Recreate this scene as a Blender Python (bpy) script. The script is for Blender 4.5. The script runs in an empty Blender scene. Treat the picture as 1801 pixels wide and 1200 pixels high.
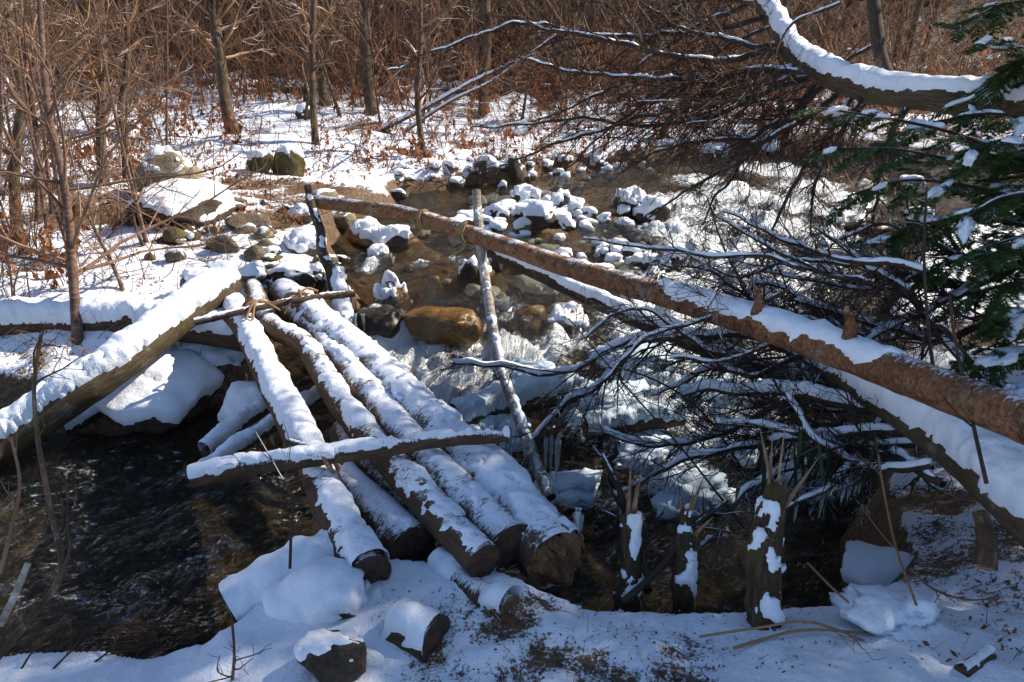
import bpy, bmesh, math
import numpy as np
from mathutils import Vector

# ------------------------------------------------------------------ camera, world, sun, exposure
SC = bpy.context.scene
COL = SC.collection
F = 1350.0                      # focal length in pixels of the 1801 x 1200 photograph
CAM = np.array([0.0, 0.0, 1.65])
PITCH = math.radians(22.0)
SUN_AZ, SUN_EL = math.radians(62.0), math.radians(38.0)

cd = bpy.data.cameras.new("camera"); cam = bpy.data.objects.new("camera", cd); COL.objects.link(cam)
cam.location = CAM; cam.rotation_euler = (math.pi / 2 - PITCH, 0, 0)
cd.sensor_width = 36.0; cd.lens = 36.0 * F / 1801.0; cd.clip_start = 0.05; cd.clip_end = 600
SC.camera = cam

w = bpy.data.worlds.new("World"); SC.world = w; w.use_nodes = True
wn = w.node_tree.nodes; wl_ = w.node_tree.links
sky = wn.new("ShaderNodeTexSky"); sky.sky_type = 'NISHITA'; sky.sun_disc = False
sky.sun_elevation = SUN_EL; sky.sun_rotation = SUN_AZ; sky.altitude = 2500; sky.air_density = 1.0; sky.dust_density = 0.4
wl_.new(sky.outputs[0], wn["Background"].inputs[0]); wn["Background"].inputs[1].default_value = 0.12

sd = bpy.data.lights.new("sun", 'SUN'); sd.energy = 5.0; sd.angle = math.radians(0.53); sd.color = (1.0, 0.90, 0.76)
sun = bpy.data.objects.new("sun", sd); COL.objects.link(sun)
SDIR = np.array([math.sin(SUN_AZ) * math.cos(SUN_EL), math.cos(SUN_AZ) * math.cos(SUN_EL), math.sin(SUN_EL)])
sun.rotation_euler = Vector(-SDIR).to_track_quat('-Z', 'Y').to_euler(); sun.location = (12, 8, 14)

SC.view_settings.view_transform = 'Standard'; SC.view_settings.look = 'None'
SC.view_settings.exposure = 0.92; SC.view_settings.gamma = 1.0; SC.view_settings.use_curve_mapping = False
SC.render.engine = 'CYCLES'
cy = SC.cycles
cy.max_bounces = 7; cy.diffuse_bounces = 3; cy.glossy_bounces = 3; cy.transmission_bounces = 4; cy.transparent_max_bounces = 10
cy.caustics_reflective = False; cy.caustics_refractive = False; cy.sample_clamp_indirect = 6.0
cy.use_denoising = True
try: cy.denoiser = 'OPENIMAGEDENOISE'
except Exception: pass

rng = np.random.default_rng(11)
UP = np.array([0.0, 0.0, 1.0])
A = lambda *v: np.array(v, float)

# ------------------------------------------------------------------ pixel geometry helpers (1801 x 1200)
cP, sP = math.cos(PITCH), math.sin(PITCH)
def ray(px, py):
    u, v = (px - 900.5) / F, (py - 600.0) / F
    return np.array([u, cP - v * sP, -sP - v * cP])       # depth 1 along the view axis
def at(px, py, d): return CAM + ray(px, py) * d
def on(px, py, z):
    r = ray(px, py); return CAM + r * ((z - CAM[2]) / r[2])

# ------------------------------------------------------------------ noise
def _h(i, j, k, s):
    n = (i.astype(np.int64) * 374761393 + j.astype(np.int64) * 668265263 + k.astype(np.int64) * 2147483647 + s * 974634541) & 0xFFFFFFFF
    n = ((n ^ (n >> 13)) * 1274126177) & 0xFFFFFFFF
    n = ((n ^ (n >> 15)) * 2246822519) & 0xFFFFFFFF
    return ((n ^ (n >> 16)) & 0xFFFFFF) / float(0xFFFFFF) * 2 - 1
def vn(p, s=0):
    p = np.asarray(p, float); f = np.floor(p); t = p - f; t = t * t * (3 - 2 * t)
    i, j, k = f[..., 0], f[..., 1], f[..., 2]; out = 0
    for a in (0, 1):
        for b in (0, 1):
            for c in (0, 1):
                wgt = (t[..., 0] if a else 1 - t[..., 0]) * (t[..., 1] if b else 1 - t[..., 1]) * (t[..., 2] if c else 1 - t[..., 2])
                out = out + wgt * _h(i + a, j + b, k + c, s)
    return out
def fbm(p, o=4, s=0):
    p = np.asarray(p, float); r = 0; a = .5
    for q in range(o):
        r = r + a * vn(p * (2.03 ** q) + 13.7 * q, s + q); a *= .5
    return r
def ss(a, b, x):
    t = np.clip((x - a) / (b - a), 0, 1); return t * t * (3 - 2 * t)
def nrm(v): return v / (np.linalg.norm(v, axis=-1, keepdims=True) + 1e-12)

# ------------------------------------------------------------------ mesh helpers
class G:
    """collects vertices, faces and per-vertex attributes of ONE mesh"""
    def __init__(s): s.V = []; s.F = []; s.L = []; s.T = []; s.n = 0
    def add(s, V, faces, mat=0, lc=None, tint=None):
        V = np.asarray(V, float).reshape(-1, 3)
        s.V.append(V)
        for f in (faces if isinstance(faces, list) else [faces]):
            if len(f): s.F.append((np.asarray(f, np.int64) + s.n, mat))
        s.L.append(np.zeros((len(V), 3)) if lc is None else lc)
        s.T.append(np.zeros(len(V)) if tint is None else np.broadcast_to(tint, (len(V),)))
        s.n += len(V); return s
    def arrays(s): return np.concatenate(s.V), s.F
def make_mesh(name, V, Fs, mats, lc=None, tint=None, smooth=True, attrs=None):
    me = bpy.data.meshes.new(name)
    nv = len(V); me.vertices.add(nv); me.vertices.foreach_set("co", np.ascontiguousarray(V, np.float32).ravel())
    nl = sum(f.size for f, m in Fs); npoly = sum(len(f) for f, m in Fs)
    me.loops.add(nl); me.polygons.add(npoly)
    me.loops.foreach_set("vertex_index", np.concatenate([f.ravel() for f, m in Fs]).astype(np.int32))
    tot = np.concatenate([np.full(len(f), f.shape[1]) for f, m in Fs])
    st = np.concatenate([[0], np.cumsum(tot)[:-1]])
    me.polygons.foreach_set("loop_start", st.astype(np.int32)); me.polygons.foreach_set("loop_total", tot.astype(np.int32))
    me.polygons.foreach_set("material_index", np.concatenate([np.full(len(f), m) for f, m in Fs]).astype(np.int32))
    me.polygons.foreach_set("use_smooth", np.full(npoly, bool(smooth)))
    for m in mats: me.materials.append(m)
    if lc is not None:
        a = me.attributes.new("lc", 'FLOAT_VECTOR', 'POINT'); a.data.foreach_set("vector", np.ascontiguousarray(lc, np.float32).ravel())
    if tint is not None:
        a = me.attributes.new("tint", 'FLOAT', 'POINT'); a.data.foreach_set("value", np.ascontiguousarray(tint, np.float32))
    for k, v in (attrs or {}).items():
        a = me.attributes.new(k, 'FLOAT', 'POINT'); a.data.foreach_set("value", np.ascontiguousarray(v, np.float32))
    me.update(calc_edges=True); me.validate(); return me
def link(name, me, parent=None, loc=None):
    o = bpy.data.objects.new(name, me); COL.objects.link(o)
    if parent is not None: o.parent = parent
    if loc is not None: o.location = loc
    return o
def tag(o, label, cat=None, group=None, kind=None):
    if label: o["label"] = label
    if cat: o["category"] = cat
    if group: o["group"] = group
    if kind: o["kind"] = kind
    return o
def thing(name, base, label, cat, group=None):
    o = bpy.data.objects.new(name, None); COL.objects.link(o); o.location = base; o.empty_display_size = .1
    o["base"] = 0; del o["base"]
    return tag(o, label, cat, group)
def build(g, name, mats, parent=None, smooth=True, base=None, label=None):
    """one mesh object from G, vertices given in world space"""
    V, Fs = g.arrays()
    off = np.array(base if base is not None else (root_loc(parent) if parent is not None else (0, 0, 0)), float)
    me = make_mesh(name, V - off, Fs, mats if isinstance(mats, (list, tuple)) else [mats], np.concatenate(g.L), np.concatenate(g.T), smooth)
    o = link(name, me, parent, tuple(off) if (parent is None) else None)
    if label: o["label"] = label
    return o
def root_loc(o):
    p = np.zeros(3)
    while o is not None: p = p + np.array(o.location); o = o.parent
    return p
def tris(Fs):
    out = []
    for f, m in Fs:
        if f.shape[1] == 3: out.append(f)
        else: out += [f[:, [0, 1, 2]], f[:, [0, 2, 3]]]
    return np.concatenate(out)
def vnormals(V, Fs):
    T = tris(Fs); n = np.cross(V[T[:, 1]] - V[T[:, 0]], V[T[:, 2]] - V[T[:, 0]]); N = np.zeros_like(V)
    for c in range(3): np.add.at(N, T[:, c], n)
    return nrm(N)
def snow_shell(V, Fs, thick, lo=.35, hi=.75, ns=6., na=.45, seed=0, keep=None, fuzz=.004, lean=None, na2=.5):
    """a layer of snow lying on the up-facing side of a mesh, thinning to nothing at its torn edge"""
    N = vnormals(V, Fs)
    m = ss(lo, hi, N[:, 2] + na * fbm(V * ns, 4, seed) + na2 * fbm(V * 42, 3, seed + 21) + (0 if lean is None else lean))
    if keep is not None: m = m * keep
    h = m ** .8 * (1 + .45 * fbm(V * 8, 2, seed + 5) + .35 * fbm(V * 22, 2, seed + 6)) + fuzz / max(thick, 1e-4) * m * fbm(V * 55, 3, seed + 9) * 1.4
    d = nrm(N * .45 + UP * .75)
    W = V + d * (thick * h)[:, None] - N * (np.where(m < .02, .006, 0))[:, None]
    g = G(); out = []
    used = np.zeros(len(V), bool)
    for f, mt in Fs:
        k = (m[f] > .02).any(axis=1)
        if k.any(): out.append(f[k]); used[f[k].ravel()] = True
    if not out: return None
    idx = np.cumsum(used) - 1
    g.add(W[used], [idx[f] for f in out])
    return g

def catmull(P, n):
    P = np.asarray(P, float)
    if len(P) == 2: return P[0] + (P[1] - P[0]) * np.linspace(0, 1, n)[:, None]
    Q = np.vstack([2 * P[0] - P[1], P, 2 * P[-1] - P[-2]])
    L = np.concatenate([[0], np.cumsum(np.linalg.norm(np.diff(P, axis=0), axis=1))]); s = np.linspace(0, L[-1], n)
    i = np.clip(np.searchsorted(L, s, side='right') - 1, 0, len(P) - 2)
    t = ((s - L[i]) / (L[i + 1] - L[i]))[:, None]
    a, b, c, d = Q[i], Q[i + 1], Q[i + 2], Q[i + 3]
    return .5 * (2 * b + (c - a) * t + (2 * a - 5 * b + 4 * c - d) * t * t + (3 * b - a - 3 * c + d) * t ** 3)

def tubes(P, R, S=4, cap=True):
    """P[N,K,3] centre lines, R[N,K] radii -> verts, faces, lc (metres along / around)"""
    P = np.asarray(P, float); R = np.asarray(R, float); N, K, _ = P.shape
    t = nrm(np.gradient(P, axis=1))
    m = nrm(P[:, -1] - P[:, 0]); ref = np.where((np.abs(m[:, 2]) > .8)[:, None], A(0.3, -1, 0), UP)[:, None, :]
    u = nrm(np.cross(t, ref)); v = np.cross(u, t)
    ang = -math.pi / 2 + np.arange(S) * 2 * math.pi / S
    V = P[:, :, None] + R[:, :, None, None] * (np.cos(ang)[None, None, :, None] * u[:, :, None] + np.sin(ang)[None, None, :, None] * v[:, :, None])
    idx = np.arange(N * K * S).reshape(N, K, S)
    a = idx[:, :-1]; b = idx[:, 1:]
    f = np.stack([a, b, np.roll(b, -1, 2), np.roll(a, -1, 2)], -1).reshape(-1, 4)
    L = np.concatenate([np.zeros((N, 1)), np.cumsum(np.linalg.norm(np.diff(P, axis=1), axis=2), 1)], 1)
    lc = np.zeros((N, K, S, 3)); lc[..., 0] = L[:, :, None]
    lc[..., 1] = np.abs(np.arange(S) - S / 2)[None, None] / S * 2 * math.pi * R.mean(1)[:, None, None]
    lc[..., 2] = (np.arange(N) * 3.17)[:, None, None]
    faces = [f]
    if cap and S >= 3:
        if S == 4: faces.append(idx[:, -1][:, ::1].reshape(-1, 4))
        elif S == 3: faces.append(idx[:, -1].reshape(-1, 3))
    return V.reshape(-1, 3), faces, lc.reshape(-1, 3)

def grow(start, d, length, K, wander, grav=0., rg=rng):
    N = len(start); P = np.zeros((N, K, 3)); P[:, 0] = start; d = nrm(np.array(d, float)); grav = np.broadcast_to(grav, (N,))
    for k in range(1, K):
        d = nrm(d + wander * rg.normal(size=(N, 3)) + grav[:, None] * UP)
        P[:, k] = P[:, k - 1] + d * (length / (K - 1))[:, None]
    return P
def spawn(P, R, n, t0, t1, ang, lo, hi, rr=.6, rg=rng, up=0.):
    """child branches: start, direction, length (share of the parent's), radius"""
    N, K, _ = P.shape; cnt = np.full(N, n) if np.isscalar(n) else n
    i = np.repeat(np.arange(N), cnt); M = len(i)
    t = rg.uniform(t0, t1, M) * (K - 1); k = np.minimum(t.astype(int), K - 2); f = (t - k)[:, None]
    s = P[i, k] * (1 - f) + P[i, k + 1] * f; tan = nrm(P[i, k + 1] - P[i, k])
    q = rg.normal(size=(M, 3)); q = nrm(q - (q * tan).sum(1, keepdims=True) * tan); q = nrm(q + UP * up)
    an = (ang * rg.uniform(.6, 1.25, M))[:, None]
    L = np.linalg.norm(np.diff(P, axis=1), axis=2).sum(1)[i] * rg.uniform(lo, hi, M) * (1.15 - .6 * t / (K - 1))
    r = (R[i, k] * (1 - f[:, 0]) + R[i, k + 1] * f[:, 0]) * rr
    return s, np.cos(an) * tan + np.sin(an) * q, L, r
def taper(r, K, e=.35): return np.asarray(r)[:, None] * np.linspace(1, e, K)[None]

_ico = {}
def ico(n):
    if n not in _ico:
        bm = bmesh.new(); bmesh.ops.create_icosphere(bm, subdivisions=n, radius=1)
        _ico[n] = (np.array([v.co[:] for v in bm.verts]), np.array([[v.index for v in f.verts] for f in bm.faces])); bm.free()
    return _ico[n]

# ------------------------------------------------------------------ materials
def nodes(name):
    m = bpy.data.materials.new(name); m.use_nodes = True; nt = m.node_tree
    return m, nt, nt.nodes["Principled BSDF"], nt.nodes["Material Output"]
def N_(nt, t, **kw):
    n = nt.nodes.new(t)
    for k, v in kw.items(): setattr(n, k, v)
    return n
def noise(nt, vec, scale, detail=5, rough=.6, dist=0.):
    n = N_(nt, "ShaderNodeTexNoise"); n.inputs["Scale"].default_value = scale; n.inputs["Detail"].default_value = detail
    n.inputs["Roughness"].default_value = rough; n.inputs["Distortion"].default_value = dist
    if vec is not None: nt.links.new(vec, n.inputs["Vector"])
    return n.outputs["Fac"]
def ramp(nt, fac, stops):
    r = N_(nt, "ShaderNodeValToRGB"); e = r.color_ramp.elements
    while len(e) < len(stops): e.new(.5)
    for q, (p, c) in zip(e, stops):
        q.position = p; q.color = (*c, 1) if len(c) == 3 else c
    nt.links.new(fac, r.inputs[0]); return r.outputs[0]
def mrange(nt, v, a, b, c=0., d=1.):
    n = N_(nt, "ShaderNodeMapRange"); n.interpolation_type = 'SMOOTHSTEP'
    for k, x in zip(("From Min", "From Max", "To Min", "To Max"), (a, b, c, d)): n.inputs[k].default_value = x
    nt.links.new(v, n.inputs["Value"]); return n.outputs[0]
def math_(nt, op, a, b):
    n = N_(nt, "ShaderNodeMath", operation=op)
    for q, x in enumerate((a, b)):
        if isinstance(x, (int, float)): n.inputs[q].default_value = x
        else: nt.links.new(x, n.inputs[q])
    return n.outputs[0]
def mix(nt, fac, a, b):
    n = N_(nt, "ShaderNodeMix", data_type='RGBA')
    for k, x in ((0, fac), (6, a), (7, b)):
        if isinstance(x, (int, float)): n.inputs[k].default_value = x
        elif isinstance(x, tuple): n.inputs[k].default_value = (*x, 1)
        else: nt.links.new(x, n.inputs[k])
    return n.outputs[2]
def bump(nt, bsdf, h, strength, dist):
    b = N_(nt, "ShaderNodeBump"); b.inputs["Strength"].default_value = strength; b.inputs["Distance"].default_value = dist
    nt.links.new(h, b.inputs["Height"]); nt.links.new(b.outputs[0], bsdf.inputs["Normal"]); return b.outputs[0]
def attr(nt, name):
    a = N_(nt, "ShaderNodeAttribute"); a.attribute_name = name; return a
def objc(nt): return N_(nt, "ShaderNodeTexCoord").outputs["Object"]
def posn(nt): return N_(nt, "ShaderNodeNewGeometry").outputs["Position"]
def normz(nt):
    s = N_(nt, "ShaderNodeSeparateXYZ"); nt.links.new(N_(nt, "ShaderNodeNewGeometry").outputs["Normal"], s.inputs[0]); return s.outputs[2]
def scaled(nt, vec, s, rz=0.):
    m = N_(nt, "ShaderNodeMapping"); m.inputs["Scale"].default_value = s; m.inputs["Rotation"].default_value = (0, 0, rz)
    nt.links.new(vec, m.inputs["Vector"]); return m.outputs[0]

SNOWC = (.84, .87, .93)
def mat_snow(name="snow", c=SNOWC, dirt=.0):
    m, nt, b, o = nodes(name); p = posn(nt)
    col = mix(nt, mrange(nt, noise(nt, p, 7, 3), .3, .7), tuple(x * .95 for x in c), c)
    if dirt:
        sp = mrange(nt, math_(nt, 'ADD', noise(nt, p, 110, 4, .75), math_(nt, 'MULTIPLY', noise(nt, p, 6, 2), .5)), .88, .96, 0, dirt); col = mix(nt, sp, col, (.10, .06, .035))
    nt.links.new(col, b.inputs["Base Color"]); b.inputs["Roughness"].default_value = .55
    b.inputs["Specular IOR Level"].default_value = .25
    h = math_(nt, 'ADD', noise(nt, p, 38, 4, .65), math_(nt, 'MULTIPLY', noise(nt, p, 190, 2, .6), .35))
    bump(nt, b, h, .55, .012); return m
def mat_bark(name, c1, c2, c3=None, along=1.6, around=22., frost=0., moss=0., lichen=0., rough=.85, bs=.7, flakes=False, fs=30.):
    m, nt, b, o = nodes(name); lc = attr(nt, "lc").outputs["Vector"]; p = objc(nt)
    st = scaled(nt, lc, (along * 6, around * 6, 1)) if not flakes else scaled(nt, lc, (95, 60, 1))
    f = noise(nt, st, 1., 5, .68, .6); big = noise(nt, p, 7, 3)
    col = ramp(nt, f, [(.3, c1), (.5, c2), (.72, c3 or tuple(x * 1.5 for x in c2))])
    col = mix(nt, mrange(nt, big, .4, .7, 0, .55), col, c1)
    if flakes:
        col = mix(nt, mrange(nt, noise(nt, p, 28, 4, .7), .5, .68, 0, .75), col, tuple(x * .45 for x in c1)); col = mix(nt, mrange(nt, noise(nt, scaled(nt, lc, (14, 40, 1)), 1., 4, .7), .56, .7, 0, .6), col, (.30, .22, .16))
    if lichen:
        lf = mrange(nt, math_(nt, 'ADD', noise(nt, p, 11, 3), math_(nt, 'MULTIPLY', noise(nt, p, 85, 4, .75), .7)), .93, 1.06, 0, lichen)
        col = mix(nt, lf, col, (.27, .28, .20))
    if moss:
        mf = mrange(nt, noise(nt, p, 9, 4, .65), .62 - .25 * moss, .75 - .2 * moss, 0, .95)
        col = mix(nt, mf, col, mix(nt, noise(nt, p, 60, 3), (.022, .022, .006), (.15, .105, .022)))
    if frost:
        fz = math_(nt, 'ADD', math_(nt, 'MULTIPLY', normz(nt), .6), math_(nt, 'MULTIPLY', noise(nt, scaled(nt, lc, (fs * 3.5, fs * 1.2, 1)), 1., 5, .8), 1.25))
        fz = math_(nt, 'ADD', fz, math_(nt, 'MULTIPLY', noise(nt, p, 8, 3), .7))
        ff = mrange(nt, fz, 1.72 - .42 * frost, 1.84 - .42 * frost)
        col = mix(nt, ff, col, SNOWC)
    nt.links.new(col, b.inputs["Base Color"]); b.inputs["Roughness"].default_value = rough; b.inputs["Specular IOR Level"].default_value = .25
    bump(nt, b, math_(nt, 'ADD', f, math_(nt, 'MULTIPLY', noise(nt, p, 140, 3), .4)), bs, .012); return m
def mat_wood(name, c1, c2):
    m, nt, b, o = nodes(name); t = attr(nt, "tint").outputs["Fac"]; p = objc(nt)
    rg = math_(nt, 'SINE', math_(nt, 'ADD', math_(nt, 'MULTIPLY', t, 60), math_(nt, 'MULTIPLY', noise(nt, p, 14, 3), 9)), 0)
    col = mix(nt, mrange(nt, rg, -1, 1, 0, .6), c2, c1); col = mix(nt, mrange(nt, noise(nt, p, 30, 4), .35, .7), col, c1)
    nt.links.new(col, b.inputs["Base Color"]); b.inputs["Roughness"].default_value = .8
    bump(nt, b, noise(nt, p, 90, 4), .7, .006); return m
def mat_twig(name, c1, c2, snow=0., rough=.7):
    m, nt, b, o = nodes(name); t = attr(nt, "tint").outputs["Fac"]; p = posn(nt)
    col = mix(nt, t, c1, c2); col = mix(nt, mrange(nt, noise(nt, p, 5, 2), .4, .6, 0, .5), col, tuple(x * .6 for x in c1))
    if snow:
        s = math_(nt, 'ADD', math_(nt, 'MULTIPLY', normz(nt), .6), noise(nt, p, 3.2, 5, .7))
        col = mix(nt, mrange(nt, s, 1.22 - .4 * snow, 1.27 - .4 * snow), col, SNOWC)
    nt.links.new(col, b.inputs["Base Color"]); b.inputs["Roughness"].default_value = rough; b.inputs["Specular IOR Level"].default_value = .3; return m
def mat_leaf(name, c1, c2, trans=.45):
    m, nt, b, o = nodes(name); t = attr(nt, "tint").outputs["Fac"]
    col = mix(nt, t, c1, c2); nt.links.new(col, b.inputs["Base Color"]); b.inputs["Roughness"].default_value = .6
    b.inputs["Specular IOR Level"].default_value = .3
    tr = N_(nt, "ShaderNodeBsdfTranslucent"); nt.links.new(col, tr.inputs[0]); ms = N_(nt, "ShaderNodeMixShader"); ms.inputs[0].default_value = trans
    nt.links.new(b.outputs[0], ms.inputs[1]); nt.links.new(tr.outputs[0], ms.inputs[2]); nt.links.new(ms.outputs[0], o.inputs[0]); return m
def mat_rock(name, c1, c2, c3, wet=False, moss=0.):
    m, nt, b, o = nodes(name); p = objc(nt)
    f = noise(nt, p, 6, 8, .68); col = ramp(nt, f, [(.3, c1), (.5, c2), (.7, c3)])
    sp = mrange(nt, noise(nt, p, 55, 4, .7), .35, .62, 0, .55); col = mix(nt, sp, col, tuple(x * .55 for x in c1))
    if moss:
        mf = mrange(nt, noise(nt, p, 7, 5, .7), .62 - .25 * moss, .7 - .2 * moss, 0, .9)
        col = mix(nt, mf, col, mix(nt, noise(nt, p, 60, 2), (.03, .035, .008), (.17, .13, .025)))
    nt.links.new(col, b.inputs["Base Color"]); b.inputs["Roughness"].default_value = .18 if wet else .82
    b.inputs["Specular IOR Level"].default_value = .5 if wet else .25
    bump(nt, b, math_(nt, 'ADD', noise(nt, p, 16, 6, .65), math_(nt, 'MULTIPLY', noise(nt, p, 95, 3), .3)), .8 if not wet else .6, .02); return m
def mat_ice(name):
    m, nt, b, o = nodes(name); p = posn(nt)
    b.inputs["Base Color"].default_value = (.78, .88, .93, 1); b.inputs["Roughness"].default_value = .12; b.inputs["IOR"].default_value = 1.31
    b.inputs["Transmission Weight"].default_value = .6; bump(nt, b, noise(nt, p, 22, 4), .7, .03); return m

M_SNOW = mat_snow(); M_SNOWD = mat_snow("snow_speckled", dirt=.75)
M_ICESNOW = mat_snow("frozen_spray", (.50, .62, .72))
M_BARK = mat_bark("bridge_bark", (.045, .024, .014), (.105, .06, .036), (.17, .11, .07), frost=.62)
M_BARKF = mat_bark("frosted_bark", (.05, .03, .02), (.12, .075, .05), (.20, .14, .095), along=9, around=4, frost=.85)
M_RAIL = mat_bark("spruce_bark", (.095, .036, .016), (.26, .112, .050), (.45, .25, .135), flakes=True, frost=.5, lichen=.7, bs=1.0)
M_MOSSB = mat_bark("mossy_bark", (.035, .024, .014), (.10, .07, .04), (.17, .13, .08), moss=.3, lichen=.4)
M_MOSSH = mat_bark("moss_covered_bark", (.025, .017, .010), (.065, .042, .023), (.13, .085, .045), around=9, moss=.45, bs=1.0, frost=.55)
M_DARKB = mat_bark("dark_bark", (.022, .015, .010), (.065, .045, .032), (.12, .09, .065), frost=.2, lichen=.35)
M_BIRCH = mat_bark("birch_bark", (.09, .075, .06), (.30, .27, .23), (.52, .49, .45), along=5, around=2.5, frost=.45, lichen=.4)
M_TREE = mat_bark("tree_bark", (.035, .020, .012), (.095, .056, .034), (.21, .14, .09), along=1.5, around=7, moss=.2, lichen=.4, bs=1.0)
M_TREER = mat_bark("reddish_tree_bark", (.06, .032, .022), (.15, .085, .06), (.30, .20, .15), along=5, around=3)
M_WOODD = mat_wood("dark_cut_wood", (.028, .014, .008), (.085, .042, .022)); M_WOOD = mat_wood("fresh_cut_wood", (.085, .040, .017), (.27, .14, .06))
M_SPLIT = mat_wood("splintered_wood", (.16, .085, .04), (.38, .24, .13))
M_TWIG = mat_twig("brown_twig", (.045, .020, .010), (.45, .235, .115), snow=.5)
M_TWIGL = mat_twig("sapling_twig", (.06, .028, .016), (.38, .225, .135))
M_TWIGD = mat_twig("dark_dead_twig", (.030, .018, .013), (.075, .045, .03), snow=.4)
M_TWIGR = mat_twig("dark_red_twig", (.045, .018, .012), (.11, .05, .03), snow=.2)
M_STRAW = mat_twig("dry_stalk", (.17, .085, .04), (.36, .22, .11))
M_LEAF = mat_leaf("dead_leaf", (.15, .042, .014), (.36, .14, .05))
M_NEEDLE = mat_leaf("hemlock_needle", (.030, .060, .016), (.095, .150, .030), .35)
M_STRAP = mat_leaf("evergreen_strap_leaf", (.010, .018, .008), (.03, .05, .02), .2)
M_ROCK = mat_rock("grey_brown_rock", (.07, .055, .04), (.17, .135, .095), (.29, .24, .17))
M_ROCKD = mat_rock("dark_rock", (.03, .022, .016), (.075, .055, .038), (.13, .10, .07))
M_ROCKM = mat_rock("mossy_rock", (.05, .04, .022), (.13, .10, .055), (.22, .18, .10), moss=.7)
M_ROCKY = mat_rock("pale_ochre_rock", (.16, .125, .075), (.30, .245, .155), (.40, .345, .24), moss=.15)
M_AMBER = mat_rock("wet_amber_rock", (.09, .042, .010), (.24, .118, .026), (.38, .22, .07), wet=True)
M_WET = mat_rock("wet_dark_rock", (.02, .014, .008), (.06, .04, .018), (.13, .08, .03), wet=True)
M_ICE = mat_ice("clear_ice")
M_ROPE = mat_twig("straw_rope", (.20, .13, .05), (.36, .25, .11))

# ------------------------------------------------------------------ the lie of the land
def rbf(pts):
    pts = np.array(pts, float); X = pts[:, :2]; n = len(X)
    D = np.linalg.norm(X[:, None] - X[None], axis=2) + np.eye(n) * 1e-3
    Mx = np.zeros((n + 1, n + 1)); Mx[:n, :n] = D; Mx[n, :n] = 1; Mx[:n, n] = 1
    c = np.linalg.solve(Mx, np.append(pts[:, 2], 0))
    def f(x, y):
        out = np.full(np.shape(x), c[-1])
        for (a, b), k in zip(X, c[:-1]): out = out + k * np.hypot(x - a, y - b)
        return out
    return f
bank_px = [(0,1200,-.13),(250,1190,-.08),(500,1150,-.02),(760,1150,.0),(1000,1150,.02),(1300,1180,.0),(1600,1180,.05),(1801,1190,.1),
    (0,1140,-.2),(300,1140,-.15),(400,1080,-.08),(480,1010,-.06),(600,985,-.06),(700,1000,-.02),(760,1040,.03),(900,1050,.03),(900,1080,.03),(1040,1060,-.05),(1200,1080,-.05),(1400,1090,-.08),
    (1500,1070,-.12),(1560,980,-.2),(1700,960,-.02),(1801,1000,.08),(1801,900,.0),(1650,850,-.2),(1600,760,-.3),(1600,640,-.22),(1750,640,-.1),(1620,540,-.2),(1750,500,-.1),
    (30,700,-.35),(150,640,-.25),(300,620,-.3),(420,640,-.4),(100,590,-.12),(250,580,-.1),(0,590,-.12),(0,520,.0),(180,520,.0),(350,540,-.03),(420,560,-.08),(500,540,-.1),(560,520,-.1),(600,500,-.14),
    (100,440,.05),(300,450,.05),(450,450,.03),(560,440,.0),(300,400,.15),(450,380,.12),(560,370,.08),(650,350,.05),(700,330,.05),(150,330,.25),(350,280,.3),(520,280,.25),(750,290,.15),(850,290,.1),
    (1000,260,.1),(1150,255,.1),(1400,240,.12),(1700,230,.15),(200,220,.45),(450,210,.4),(700,220,.35),(900,210,.3),(1200,200,.25),(300,160,.6),(600,160,.55),(900,150,.5),(1300,150,.45)]
bank_w = [(-6,2,-.15),(6,2,.35),(0,-2,.05),(-6,-3,0),(6,-3,.4),(-7,5,.1),(-9,10,.5),(9,9,.4),(-14,16,1.0),(14,16,.9),(-6,20,1.0),(6,20,.9),(0,22,1.0),(-16,28,4.5),(-6,28,3.6),(4,28,3.2),(14,28,3.8),
    (-26,30,6),(26,26,4),(0,45,16),(-30,45,18),(30,45,13),(0,110,62),(-80,90,55),(80,90,32),(90,20,12),(-90,20,16),(0,-60,3),(-70,-50,5),(70,-50,8)]
BANK = rbf([tuple(on(*p)[:2]) + (p[2],) for p in bank_px] + bank_w)
wat_px = [(0,1100,-.58),(300,1050,-.57),(200,850,-.56),(450,800,-.55),(600,900,-.56),(300,740,-.55),(600,680,-.53),(720,660,-.52),(700,620,-.52),(800,640,-.52),(880,650,-.52),
    (690,560,-.30),(760,525,-.25),(840,520,-.25),(640,490,-.21),(700,470,-.2),(620,430,-.17),(800,440,-.17),(920,480,-.2),(700,380,-.14),(850,340,-.1),(1000,310,-.1),(1200,290,-.09),(1450,285,-.08),(1801,300,-.07),
    (1000,420,-.15),(1000,590,-.42),(1080,540,-.36),(1100,470,-.24),(1200,360,-.13),(1300,350,-.12),(1450,350,-.11),(1600,360,-.1),(1250,420,-.22),(1400,430,-.22),(1550,430,-.2),(1250,500,-.34),(1400,500,-.33),(1250,580,-.44),(1400,600,-.45),(1150,650,-.5),(1350,680,-.52),(1000,680,-.52),
    (1000,800,-.6),(1200,800,-.62),(1400,780,-.6),(1100,950,-.72),(1300,950,-.72),(1450,950,-.7),(1100,1040,-.74),(850,850,-.6),(1450,870,-.68)]
WAT = rbf([tuple(on(*p)[:2]) + (p[2],) for p in wat_px] + [(-6,2.5,-.6),(-9,2.5,-.62),(8,9,-.05),(8,6,-.05),(0,2.3,-.62),(12,8,-.05)])
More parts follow.
